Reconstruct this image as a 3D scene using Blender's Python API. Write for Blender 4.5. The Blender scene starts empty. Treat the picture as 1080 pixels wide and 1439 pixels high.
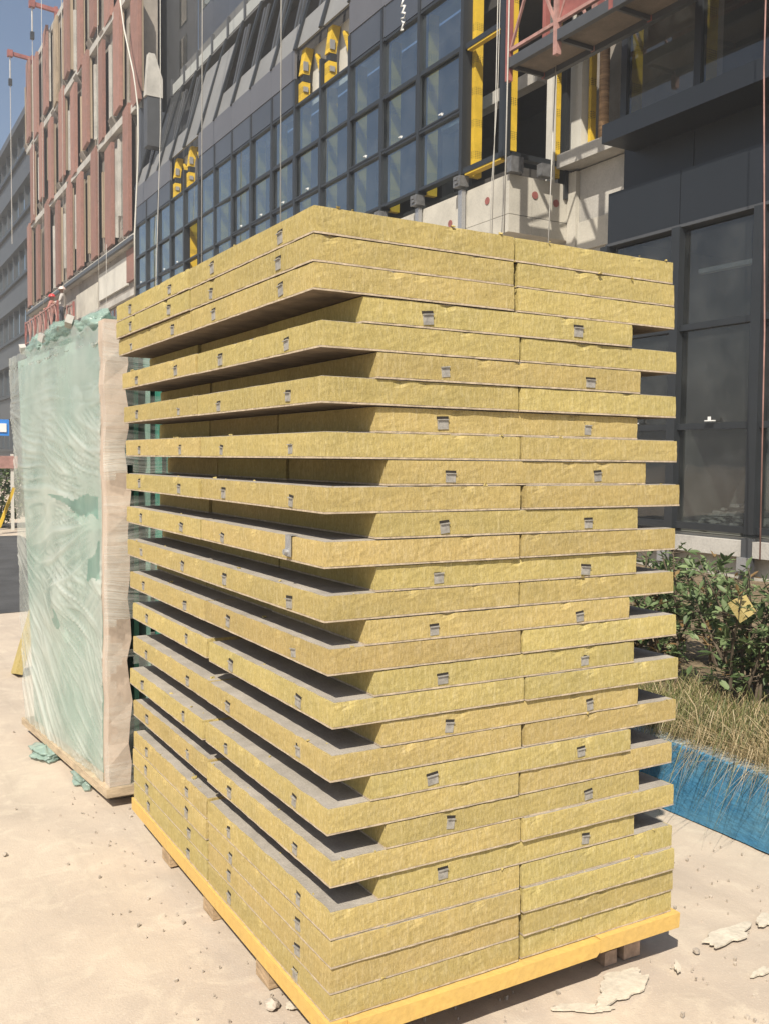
import bpy, bmesh, math, random
from mathutils import Vector, Matrix, noise
R = math.radians
sc = bpy.context.scene
COL = sc.collection
H = 1.58                                   # eye height; facade heights below are written relative to it

# ------------------------------------------------------------------ camera, sky, sun, exposure
def make_camera():
    cd = bpy.data.cameras.new('camera'); co = bpy.data.objects.new('camera', cd); COL.objects.link(co)
    yaw, pitch, roll = R(30.15), R(3.22), R(.6)
    fw = Vector((math.sin(yaw) * math.cos(pitch), math.cos(yaw) * math.cos(pitch), -math.sin(pitch)))
    rt = Vector((math.cos(yaw), -math.sin(yaw), 0)); up = rt.cross(fw)
    r2 = rt * math.cos(roll) + up * math.sin(roll); u2 = up * math.cos(roll) - rt * math.sin(roll)
    m = Matrix((r2, u2, -fw)).transposed().to_4x4(); m.translation = (0, 0, H)
    co.matrix_world = m
    cd.sensor_fit = 'VERTICAL'; cd.sensor_height = 24; cd.lens = 24 * 1327 / 1439
    cd.clip_start = .05; cd.clip_end = 3000
    sc.camera = co
make_camera()
SUN = Vector((.65, .62, -1)).normalized()  # direction the light travels
w = bpy.data.worlds.new('World'); sc.world = w; w.use_nodes = True
nt = w.node_tree; bg = nt.nodes['Background']
sky = nt.nodes.new('ShaderNodeTexSky'); sky.sky_type = 'NISHITA'; sky.sun_disc = False
sky.sun_elevation = math.asin(-SUN.z); sky.sun_rotation = math.atan2(-SUN.x, -SUN.y)
sky.air_density = 1.0; sky.dust_density = 1.6; sky.ozone_density = 1.2
nt.links.new(sky.outputs[0], bg.inputs[0]); bg.inputs[1].default_value = .082
sl = bpy.data.lights.new('sun', 'SUN'); sl.energy = 5.0; sl.angle = R(.55); sl.color = (1, .93, .82)
so = bpy.data.objects.new('sun', sl); COL.objects.link(so)
so.rotation_euler = SUN.to_track_quat('-Z', 'Y').to_euler(); so.location = (-20, -20, 40)
vs = sc.view_settings; vs.view_transform = 'Standard'; vs.look = 'None'; vs.gamma = 1; vs.use_curve_mapping = False
vs.exposure = .50
sc.cycles.max_bounces = 8; sc.cycles.diffuse_bounces = 2; sc.cycles.transparent_max_bounces = 24

# ------------------------------------------------------------------ materials
MATS = {}
def mat(name, col, rough=.8, var=.18, scale=6., stretch=(1, 1, 1), fine=0., bump=0., bscale=60., metal=0., coord='pos', col2=None, spec=.35, rnd=0., detail=5):
    m = bpy.data.materials.new(name); m.use_nodes = True; t = m.node_tree; N = t.nodes; L = t.links
    b = N['Principled BSDF']; b.inputs['Roughness'].default_value = rough; b.inputs['Metallic'].default_value = metal
    b.inputs['Specular IOR Level'].default_value = spec
    if coord == 'pos': src = N.new('ShaderNodeNewGeometry').outputs['Position']
    else: src = N.new('ShaderNodeTexCoord').outputs['Object']
    oi = N.new('ShaderNodeObjectInfo')
    if coord == 'obj':
        ml = N.new('ShaderNodeMath'); ml.operation = 'MULTIPLY'; ml.inputs[1].default_value = 73.
        L.new(oi.outputs['Random'], ml.inputs[0])
        ad = N.new('ShaderNodeVectorMath'); ad.operation = 'ADD'; L.new(src, ad.inputs[0]); L.new(ml.outputs[0], ad.inputs[1]); src = ad.outputs[0]
    mp = N.new('ShaderNodeMapping'); mp.inputs['Scale'].default_value = stretch; L.new(src, mp.inputs['Vector'])
    n1 = N.new('ShaderNodeTexNoise'); n1.inputs['Scale'].default_value = scale; n1.inputs['Detail'].default_value = detail; n1.inputs['Roughness'].default_value = .65
    L.new(mp.outputs[0], n1.inputs['Vector'])
    mx = N.new('ShaderNodeMix'); mx.data_type = 'RGBA'
    c2 = col2 or tuple(max(0, c * (1 - var * 1.6)) for c in col)
    c1 = col if col2 else tuple(min(1, c * (1 + var)) for c in col)
    mx.inputs[6].default_value = (*c1, 1); mx.inputs[7].default_value = (*c2, 1)
    rp = N.new('ShaderNodeMapRange'); rp.inputs[1].default_value = .32; rp.inputs[2].default_value = .68
    L.new(n1.outputs['Fac'], rp.inputs[0]); L.new(rp.outputs[0], mx.inputs[0])
    out = mx.outputs[2]
    if fine:
        n2 = N.new('ShaderNodeTexNoise'); n2.inputs['Scale'].default_value = bscale; n2.inputs['Detail'].default_value = 4
        L.new(mp.outputs[0], n2.inputs['Vector'])
        r2 = N.new('ShaderNodeMapRange'); r2.inputs[1].default_value = .3; r2.inputs[2].default_value = .7; r2.inputs[3].default_value = 1 - fine; r2.inputs[4].default_value = 1 + fine
        L.new(n2.outputs['Fac'], r2.inputs[0])
        vm = N.new('ShaderNodeVectorMath'); vm.operation = 'SCALE'; L.new(out, vm.inputs[0]); L.new(r2.outputs[0], vm.inputs['Scale']); out = vm.outputs[0]
    if rnd:
        r3 = N.new('ShaderNodeMapRange'); r3.inputs[3].default_value = 1 - rnd; r3.inputs[4].default_value = 1 + rnd
        L.new(oi.outputs['Random'], r3.inputs[0])
        vm = N.new('ShaderNodeVectorMath'); vm.operation = 'SCALE'; L.new(out, vm.inputs[0]); L.new(r3.outputs[0], vm.inputs['Scale']); out = vm.outputs[0]
    L.new(out, b.inputs['Base Color'])
    if bump:
        n3 = N.new('ShaderNodeTexNoise'); n3.inputs['Scale'].default_value = bscale; n3.inputs['Detail'].default_value = 6
        L.new(mp.outputs[0], n3.inputs['Vector'])
        bp = N.new('ShaderNodeBump'); bp.inputs['Strength'].default_value = bump; bp.inputs['Distance'].default_value = .02
        L.new(n3.outputs['Fac'], bp.inputs['Height']); L.new(bp.outputs[0], b.inputs['Normal'])
    MATS[name] = m; return m

def glass_mat(name, tint, k, base, gcol=(1, 1, 1)):
    m = bpy.data.materials.new(name); m.use_nodes = True; t = m.node_tree; N = t.nodes; L = t.links
    for n in list(N):
        if n.type != 'OUTPUT_MATERIAL': N.remove(n)
    o = [n for n in N if n.type == 'OUTPUT_MATERIAL'][0]
    tr = N.new('ShaderNodeBsdfTransparent'); tr.inputs[0].default_value = (*tint, 1)
    gl = N.new('ShaderNodeBsdfGlossy'); gl.inputs['Roughness'].default_value = .015; gl.inputs[0].default_value = (*gcol, 1)
    ge = N.new('ShaderNodeNewGeometry'); nz = N.new('ShaderNodeTexNoise'); nz.inputs['Scale'].default_value = .9
    L.new(ge.outputs['Position'], nz.inputs['Vector'])
    bp = N.new('ShaderNodeBump'); bp.inputs['Strength'].default_value = .12; bp.inputs['Distance'].default_value = .03; L.new(nz.outputs['Fac'], bp.inputs['Height']); L.new(bp.outputs[0], gl.inputs['Normal'])
    fr = N.new('ShaderNodeFresnel'); fr.inputs[0].default_value = 1.5
    ma = N.new('ShaderNodeMath'); ma.operation = 'MULTIPLY_ADD'; ma.inputs[1].default_value = k; ma.inputs[2].default_value = base; ma.use_clamp = True
    L.new(fr.outputs[0], ma.inputs[0])
    bk = N.new('ShaderNodeMath'); bk.operation = 'SUBTRACT'; bk.inputs[0].default_value = 1.; L.new(ge.outputs['Backfacing'], bk.inputs[1])
    mb = N.new('ShaderNodeMath'); mb.operation = 'MULTIPLY'; L.new(ma.outputs[0], mb.inputs[0]); L.new(bk.outputs[0], mb.inputs[1])
    mx = N.new('ShaderNodeMixShader'); L.new(mb.outputs[0], mx.inputs[0]); L.new(tr.outputs[0], mx.inputs[1]); L.new(gl.outputs[0], mx.inputs[2])
    # thin dust film
    df = N.new('ShaderNodeBsdfDiffuse'); df.inputs[0].default_value = (.45, .45, .42, 1)
    n2 = N.new('ShaderNodeTexNoise'); n2.inputs['Scale'].default_value = 2.5; n2.inputs['Detail'].default_value = 7; L.new(ge.outputs['Position'], n2.inputs['Vector'])
    mr = N.new('ShaderNodeMapRange'); mr.inputs[1].default_value = .4; mr.inputs[2].default_value = .8; mr.inputs[3].default_value = .012; mr.inputs[4].default_value = .06
    L.new(n2.outputs['Fac'], mr.inputs[0])
    m2 = N.new('ShaderNodeMixShader'); L.new(mr.outputs[0], m2.inputs[0]); L.new(mx.outputs[0], m2.inputs[1]); L.new(df.outputs[0], m2.inputs[2])
    L.new(m2.outputs[0], o.inputs[0]); MATS[name] = m; return m

def film_mat(name, col, lo, hi, rots=((-.45, 1.), (.30, .8)), fine=34.):
    """wrinkled stretch film: more opaque along drawn-out wrinkle lines"""
    m = bpy.data.materials.new(name); m.use_nodes = True; t = m.node_tree; N = t.nodes; L = t.links
    b = N['Principled BSDF']; o = [n for n in N if n.type == 'OUTPUT_MATERIAL'][0]
    b.inputs['Base Color'].default_value = (*col, 1); b.inputs['Roughness'].default_value = .3; b.inputs['Specular IOR Level'].default_value = .6
    tl = N.new('ShaderNodeBsdfTranslucent'); tl.inputs[0].default_value = (*col, 1)
    m0 = N.new('ShaderNodeMixShader'); m0.inputs[0].default_value = .3; L.new(b.outputs[0], m0.inputs[1]); L.new(tl.outputs[0], m0.inputs[2])
    tr = N.new('ShaderNodeBsdfTransparent'); ge = N.new('ShaderNodeNewGeometry')
    wn = N.new('ShaderNodeTexNoise'); wn.inputs['Scale'].default_value = 1.7; wn.inputs['Detail'].default_value = 2; L.new(ge.outputs['Position'], wn.inputs['Vector'])
    sc_ = N.new('ShaderNodeVectorMath'); sc_.operation = 'SCALE'; sc_.inputs['Scale'].default_value = .20; L.new(wn.outputs['Color'], sc_.inputs[0])
    ad = N.new('ShaderNodeVectorMath'); ad.operation = 'ADD'; L.new(ge.outputs['Position'], ad.inputs[0]); L.new(sc_.outputs[0], ad.inputs[1])
    acc = None
    for rot, wgt in rots:
        m1 = N.new('ShaderNodeMapping'); m1.inputs['Rotation'].default_value = (rot, 0, 0); L.new(ad.outputs[0], m1.inputs['Vector'])
        mp = N.new('ShaderNodeMapping'); mp.inputs['Scale'].default_value = (.8, .8, fine * .5); L.new(m1.outputs[0], mp.inputs['Vector'])
        nz = N.new('ShaderNodeTexNoise'); nz.inputs['Scale'].default_value = 1.; nz.inputs['Detail'].default_value = 3; nz.inputs['Roughness'].default_value = .55; L.new(mp.outputs[0], nz.inputs['Vector'])
        # thin ridge lines: 1 - |n - .5| * k
        a1 = N.new('ShaderNodeMath'); a1.operation = 'SUBTRACT'; a1.inputs[1].default_value = .5; L.new(nz.outputs['Fac'], a1.inputs[0])
        a2 = N.new('ShaderNodeMath'); a2.operation = 'ABSOLUTE'; L.new(a1.outputs[0], a2.inputs[0])
        rg = N.new('ShaderNodeMapRange'); rg.inputs[1].default_value = 0; rg.inputs[2].default_value = .10; rg.inputs[3].default_value = wgt; rg.inputs[4].default_value = 0; L.new(a2.outputs[0], rg.inputs[0])
        if acc is None: acc = rg.outputs[0]
        else:
            mm = N.new('ShaderNodeMath'); mm.operation = 'MAXIMUM'; L.new(acc, mm.inputs[0]); L.new(rg.outputs[0], mm.inputs[1]); acc = mm.outputs[0]
    n2 = N.new('ShaderNodeTexNoise'); n2.inputs['Scale'].default_value = 2.4; n2.inputs['Detail'].default_value = 4; L.new(ge.outputs['Position'], n2.inputs['Vector'])
    mk = N.new('ShaderNodeMapRange'); mk.inputs[1].default_value = .38; mk.inputs[2].default_value = .62; mk.inputs[3].default_value = .15; mk.inputs[4].default_value = 1.; L.new(n2.outputs['Fac'], mk.inputs[0])
    pr = N.new('ShaderNodeMath'); pr.operation = 'MULTIPLY'; L.new(acc, pr.inputs[0]); L.new(mk.outputs[0], pr.inputs[1])
    sm = N.new('ShaderNodeMath'); sm.operation = 'MULTIPLY_ADD'; sm.inputs[1].default_value = .55; L.new(mk.outputs[0], sm.inputs[0]); L.new(pr.outputs[0], sm.inputs[2])
    mr = N.new('ShaderNodeMapRange'); mr.inputs[1].default_value = .1; mr.inputs[2].default_value = 1.3; mr.inputs[3].default_value = lo; mr.inputs[4].default_value = hi; L.new(sm.outputs[0], mr.inputs[0])
    bp = N.new('ShaderNodeBump'); bp.inputs['Strength'].default_value = .3; bp.inputs['Distance'].default_value = .010; L.new(pr.outputs[0], bp.inputs['Height']); L.new(bp.outputs[0], b.inputs['Normal'])
    mx = N.new('ShaderNodeMixShader'); L.new(mr.outputs[0], mx.inputs[0]); L.new(tr.outputs[0], mx.inputs[1]); L.new(m0.outputs[0], mx.inputs[2])
    L.new(mx.outputs[0], o.inputs[0]); MATS[name] = m; return m

def wool_mat():
    m = bpy.data.materials.new('mineral_wool'); m.use_nodes = True; t = m.node_tree; N = t.nodes; L = t.links
    b = N['Principled BSDF']; b.inputs['Roughness'].default_value = .95; b.inputs['Specular IOR Level'].default_value = .12
    tc = N.new('ShaderNodeTexCoord'); oi = N.new('ShaderNodeObjectInfo')
    ml = N.new('ShaderNodeMath'); ml.operation = 'MULTIPLY'; ml.inputs[1].default_value = 61.; L.new(oi.outputs['Random'], ml.inputs[0])
    ad = N.new('ShaderNodeVectorMath'); ad.operation = 'ADD'; L.new(tc.outputs['Object'], ad.inputs[0]); L.new(ml.outputs[0], ad.inputs[1])
    def nz(scale, st, det, rough=.6, dist=0.):
        mp = N.new('ShaderNodeMapping'); mp.inputs['Scale'].default_value = st; L.new(ad.outputs[0], mp.inputs['Vector'])
        n = N.new('ShaderNodeTexNoise'); n.inputs['Scale'].default_value = scale; n.inputs['Detail'].default_value = det; n.inputs['Roughness'].default_value = rough; n.inputs['Distortion'].default_value = dist
        L.new(mp.outputs[0], n.inputs['Vector']); return n.outputs['Fac']
    def rng(s, a, b_, c, d):
        r = N.new('ShaderNodeMapRange'); r.inputs[1].default_value = a; r.inputs[2].default_value = b_; r.inputs[3].default_value = c; r.inputs[4].default_value = d
        L.new(s, r.inputs[0]); return r.outputs[0]
    def mix(f, a, c):
        x = N.new('ShaderNodeMix'); x.data_type = 'RGBA'; L.new(f, x.inputs[0])
        for i, v in ((6, a), (7, c)):
            if isinstance(v, tuple): x.inputs[i].default_value = (*v, 1)
            else: L.new(v, x.inputs[i])
        return x.outputs[2]
    streak = nz(1., (110, 110, 26), 7, .75, .5); blotch = nz(5., (1, 1, 2), 4); fibre = nz(210., (1, 1, .5), 4, .7); crumb = nz(45., (1, 1, 1), 4, .7)
    base = mix(rng(blotch, .35, .65, 0, 1), (.450, .355, .135), (.385, .310, .120))
    base = mix(rng(streak, .48, .70, 0, .55), base, (.60, .51, .28))
    base = mix(rng(streak, .44, .26, 0, .4), base, (.27, .21, .07))
    base = mix(rng(crumb, .66, .78, 0, .55), base, (.21, .16, .045))
    vm = N.new('ShaderNodeVectorMath'); vm.operation = 'SCALE'; L.new(base, vm.inputs[0]); L.new(rng(fibre, .3, .7, .80, 1.18), vm.inputs['Scale'])
    hs = N.new('ShaderNodeHueSaturation'); L.new(vm.outputs[0], hs.inputs['Color'])
    fr = N.new('ShaderNodeMath'); fr.operation = 'FRACT'; L.new(ml.outputs[0], fr.inputs[0])
    L.new(rng(fr.outputs[0], 0, 1, .489, .504), hs.inputs['Hue']); L.new(rng(oi.outputs['Random'], 0, 1, .90, 1.07), hs.inputs['Value'])
    L.new(hs.outputs[0], b.inputs['Base Color'])
    hm = N.new('ShaderNodeMath'); hm.operation = 'ADD'; L.new(streak, hm.inputs[0]); L.new(fibre, hm.inputs[1])
    bp = N.new('ShaderNodeBump'); bp.inputs['Strength'].default_value = .45; bp.inputs['Distance'].default_value = .004; L.new(hm.outputs[0], bp.inputs['Height']); L.new(bp.outputs[0], b.inputs['Normal'])
    return m

def ground_mat():
    m = bpy.data.materials.new('sandy_concrete'); m.use_nodes = True; t = m.node_tree; N = t.nodes; L = t.links
    b = N['Principled BSDF']; b.inputs['Roughness'].default_value = .92; b.inputs['Specular IOR Level'].default_value = .2
    ge = N.new('ShaderNodeNewGeometry')
    def nz(sc_, det, rough=.6, dist=0.):
        n = N.new('ShaderNodeTexNoise'); n.inputs['Scale'].default_value = sc_; n.inputs['Detail'].default_value = det; n.inputs['Roughness'].default_value = rough; n.inputs['Distortion'].default_value = dist
        L.new(ge.outputs['Position'], n.inputs['Vector']); return n.outputs['Fac']
    def rng(s, a, b_, c, d):
        r = N.new('ShaderNodeMapRange'); r.inputs[1].default_value = a; r.inputs[2].default_value = b_; r.inputs[3].default_value = c; r.inputs[4].default_value = d
        L.new(s, r.inputs[0]); return r.outputs[0]
    def mix(f, a, c):
        x = N.new('ShaderNodeMix'); x.data_type = 'RGBA'; L.new(f, x.inputs[0])
        for i, v in ((6, a), (7, c)):
            if isinstance(v, tuple): x.inputs[i].default_value = (*v, 1)
            else: L.new(v, x.inputs[i])
        return x.outputs[2]
    c = mix(rng(nz(1.3, 6, .65, .5), .38, .62, 0, 1), (.525, .44, .345), (.44, .368, .295))
    c = mix(rng(nz(6., 7, .7, .8), .5, .68, 0, .55), c, (.62, .54, .42))
    c = mix(rng(nz(14., 8, .75), .58, .72, 0, .3), c, (.34, .29, .225))
    c = mix(rng(nz(90., 3), .62, .74, 0, .25), c, (.28, .24, .19))
    c = mix(rng(nz(160., 2), .64, .74, 0, .5), c, (.70, .63, .52))
    mp = N.new('ShaderNodeMapping'); mp.inputs['Scale'].default_value = (7., .55, 1); mp.inputs['Rotation'].default_value = (0, 0, .35); L.new(ge.outputs['Position'], mp.inputs['Vector'])
    n9 = N.new('ShaderNodeTexNoise'); n9.inputs['Scale'].default_value = 1.; n9.inputs['Detail'].default_value = 6; n9.inputs['Roughness'].default_value = .7; n9.inputs['Distortion'].default_value = .6; L.new(mp.outputs[0], n9.inputs['Vector'])
    c = mix(rng(n9.outputs['Fac'], .52, .70, 0, .38), c, (.36, .30, .235))
    c = mix(rng(nz(.8, 5, .6, 1.), .52, .66, 0, .35), c, (.40, .345, .28))
    L.new(c, b.inputs['Base Color'])
    hm = N.new('ShaderNodeMath'); hm.operation = 'ADD'; L.new(nz(28., 8, .7), hm.inputs[0]); L.new(nz(140., 3), hm.inputs[1])
    bp = N.new('ShaderNodeBump'); bp.inputs['Strength'].default_value = .20; bp.inputs['Distance'].default_value = .012; L.new(hm.outputs[0], bp.inputs['Height']); L.new(bp.outputs[0], b.inputs['Normal'])
    return m

def leaf_mat(name, a, c, trans=.3):
    m = bpy.data.materials.new(name); m.use_nodes = True; t = m.node_tree; N = t.nodes; L = t.links
    b = N['Principled BSDF']; o = [n for n in N if n.type == 'OUTPUT_MATERIAL'][0]; b.inputs['Roughness'].default_value = .5; b.inputs['Specular IOR Level'].default_value = .4
    ge = N.new('ShaderNodeNewGeometry')
    x = N.new('ShaderNodeMix'); x.data_type = 'RGBA'; x.inputs[6].default_value = (*a, 1); x.inputs[7].default_value = (*c, 1); L.new(ge.outputs['Random Per Island'], x.inputs[0])
    L.new(x.outputs[2], b.inputs['Base Color']); tl = N.new('ShaderNodeBsdfTranslucent'); L.new(x.outputs[2], tl.inputs[0])
    ms = N.new('ShaderNodeMixShader'); ms.inputs[0].default_value = trans; L.new(b.outputs[0], ms.inputs[1]); L.new(tl.outputs[0], ms.inputs[2]); L.new(ms.outputs[0], o.inputs[0])
    return m

def foil_mat():
    """yellow insulation foil with bands of small black print dots"""
    m = mat('yellow_foil', (.60, .40, .035), .5, .12, 3, fine=.08)
    t = m.node_tree; N = t.nodes; L = t.links; b = N['Principled BSDF']; src = b.inputs['Base Color'].links[0].from_socket
    ge = N.new('ShaderNodeNewGeometry'); sp = N.new('ShaderNodeSeparateXYZ'); L.new(ge.outputs['Position'], sp.inputs[0])
    def mth(op, a, c=None):
        n = N.new('ShaderNodeMath'); n.operation = op
        for i, v in ((0, a), (1, c)):
            if v is None: continue
            if isinstance(v, (int, float)): n.inputs[i].default_value = v
            else: L.new(v, n.inputs[i])
        return n.outputs[0]
    xy = mth('ADD', sp.outputs[0], sp.outputs[1])
    band = mth('LESS_THAN', mth('FRACT', mth('MULTIPLY', sp.outputs[2], 2.1)), .26)
    dz = mth('LESS_THAN', mth('FRACT', mth('MULTIPLY', sp.outputs[2], 38.)), .55); dx = mth('LESS_THAN', mth('FRACT', mth('MULTIPLY', xy, 30.)), .6)
    f = mth('MULTIPLY', mth('MULTIPLY', band, dz), mth('MULTIPLY', dx, .8))
    x = N.new('ShaderNodeMix'); x.data_type = 'RGBA'; L.new(f, x.inputs[0]); L.new(src, x.inputs[6]); x.inputs[7].default_value = (.05, .04, .02, 1); L.new(x.outputs[2], b.inputs['Base Color'])
    return m

wool = wool_mat(); groundm = ground_mat(); foil = foil_mat()
board = mat('fibre_cement_edge', (.47, .38, .27), .9, .2, 40, fine=.15, bscale=200, coord='obj')
coat = mat('grey_coating', (.36, .325, .275), .88, .14, 9, fine=.10, bscale=180, bump=.2, coord='obj')
under = mat('brown_shaded_underside', (.17, .125, .08), .95, .25, 12, coord='obj')  # brown lining, darkened further to carry the shade below the slabs
zinc = mat('zinc', (.40, .40, .40), .4, .15, 30, metal=.5, coord='obj')
zincd = mat('dark_zinc', (.17, .17, .17), .45, .2, 12, metal=.3)
clipm = mat('dusty_clip', (.34, .32, .28), .55, .2, 60, metal=.15, coord='obj')
dark = mat('clip_slot_shade', (.03, .025, .02), .9, .1)  # solid dark block above each clip imitates a shaded recess
yboard = mat('yellow_board', (.63, .41, .115), .75, .1, 5, (1, 1, 1), fine=.07, bscale=45, bump=.15, col2=(.56, .37, .12), detail=8)
timber = mat('timber', (.42, .30, .18), .8, .25, 10, (1, 1, 6), fine=.15, bscale=50, bump=.2)
paletimber = mat('foam_wrapped_post', (.52, .42, .33), .7, .10, 3, (2, 2, 1), fine=.04, bump=.2, bscale=10)
paledeck = mat('pale_pallet_wood', (.46, .36, .24), .8, .2, 8, (1, 1, 5), fine=.12)
asphalt = mat('asphalt', (.07, .07, .07), .9, .2, 2, fine=.2, bscale=90, bump=.2)
bluep = mat('blue_paint', (.03, .165, .32), .65, .16, 5, (1, 1, 2), fine=.14, bscale=30, bump=.3, col2=(.085, .23, .34), detail=9)
capm = mat('weathered_cap', (.30, .36, .38), .85, .3, 12, fine=.15)
soilm = mat('dry_soil', (.20, .15, .09), .95, .3, 12, fine=.3, bscale=50, bump=.6)
concrete = mat('concrete', (.42, .40, .36), .85, .16, 1.6, fine=.08, bscale=40, bump=.15)
paleconc = mat('pale_render', (.50, .47, .40), .85, .12, 1.4, fine=.06, bscale=40, bump=.1)
whitew = mat('white_board', (.55, .53, .47), .7, .08, 1.2, fine=.03, bscale=20)
frame = mat('dark_aluminium', (.022, .025, .028), .4, .1, 2, spec=.5)
frame2 = mat('grey_aluminium', (.065, .068, .072), .45, .1, 2, spec=.5)
spand = mat('slate_panel', (.062, .070, .085), .35, .08, .7, spec=.5, rnd=.06)
spand2 = mat('grey_violet_panel', (.115, .115, .125), .4, .06, .7, spec=.5, rnd=.05)
slantm = mat('pale_grey_panel', (.20, .20, .195), .5, .08, .8, rnd=.08)
ledgem = mat('ledge_grey', (.13, .13, .125), .6, .1, 1.)
lightbox = mat('pale_infill', (.36, .37, .35), .5, .08, 1.)
cladm = mat('charcoal_panel', (.013, .0155, .019), .42, .08, .6, spec=.5, rnd=.05)
clad2 = mat('charcoal_panel_dark', (.008, .009, .011), .45, .08, .6, spec=.5)
inner = mat('interior_dark', (.06, .055, .05), .9, .2, .7)  # shade inside the rooms is put into this dark colour
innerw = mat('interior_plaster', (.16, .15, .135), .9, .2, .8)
terra = mat('terracotta', (.295, .155, .122), .85, .14, 2.2, fine=.10, bscale=12, rnd=.18, coord='obj', col2=(.235, .135, .11))
terra2 = mat('insulation_edge', (.33, .26, .18), .9, .25, 3, (1, 1, .3), fine=.1, bscale=15, rnd=.25, coord='obj')
terrawall = mat('grey_backing', (.27, .24, .205), .85, .22, 1., fine=.1)
redpaint = mat('faded_red_paint', (.29, .10, .085), .6, .2, 4)
pinkpaint = mat('pale_red_steel', (.37, .21, .18), .6, .2, 6)
plyw = mat('weathered_ply', (.20, .165, .13), .85, .2, 2.2, fine=.1)
rope = mat('rope', (.50, .48, .43), .8, .1)
whitep = mat('white_plastic', (.75, .75, .72), .4, .05)
orange = mat('orange_pipe_wrap', (.34, .21, .11), .6, .35, 9, (.3, .3, 3))
plaster = mat('plaster_flake', (.56, .50, .40), .9, .1, 14, fine=.08, bump=.2)
stonem = mat('stone', (.44, .38, .31), .9, .25, 30, fine=.15, bump=.3, coord='obj')
brickm = mat('old_brick', (.42, .30, .22), .9, .2, 20, fine=.15)
glassg = mat('green_glass_edge', (.03, .20, .14), .12, .3, 5, (14, 14, .6), spec=.7, col2=(.10, .34, .26))
mint = mat('mint_interleave', (.34, .46, .39), .3, .22, 2.2, (1, 1, .5), fine=.05, col2=(.10, .25, .20), spec=.6)
glassA = glass_mat('curtain_glass', (.70, .78, .82), 1.7, .16, (.80, .92, 1.))
glassR = glass_mat('dark_glass', (.66, .69, .69), 1.6, .01)
film = film_mat('stretch_film', (.70, .71, .64), .30, .97)
def ridge_film(m):
    N = m.node_tree.nodes; L = m.node_tree.links; at = N.new('ShaderNodeAttribute'); at.attribute_name = 'ridge'
    pr = [n for n in N if n.type == 'MATH' and n.operation == 'MULTIPLY'][0]; L.new(at.outputs['Fac'], pr.inputs[0])
    for l in list(pr.inputs[1].links): L.remove(l)
    pr.inputs[1].default_value = .7
    for n in N:
        if n.type == 'BUMP': n.inputs['Strength'].default_value = .15
    [n for n in N if n.type == 'BSDF_PRINCIPLED'][0].inputs['Roughness'].default_value = .14
ridge_film(film)
film2 = film_mat('torn_film', (.42, .56, .48), .35, .85)
filmw = film_mat('clear_film', (.72, .74, .68), .0, .42, ((.12, 1.), (-.2, .7)), 60.)
leafa = leaf_mat('shrub_leaf', (.075, .12, .045), (.24, .31, .14)); leafb = leaf_mat('dry_leaf', (.30, .20, .09), (.17, .10, .04))
grassg = leaf_mat('grass_green', (.10, .13, .04), (.26, .25, .10)); grassd = leaf_mat('grass_dry', (.36, .27, .13), (.56, .46, .28))
bark = mat('bark', (.13, .10, .07), .9, .2, 30)
signb = mat('blue_sign', (.04, .22, .62), .5, .05)
skin = mat('skin', (.42, .26, .18), .6, .05); cloth_r = mat('rust_jacket', (.38, .16, .13), .85, .1); cloth_g = mat('pale_grey_shirt', (.42, .39, .36), .85, .1); trous = mat('dark_trousers', (.05, .05, .06), .9, .1)
helm_r = mat('red_helmet', (.65, .05, .05), .35, .03); helm_w = mat('pale_helmet', (.70, .55, .50), .35, .03)

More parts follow.
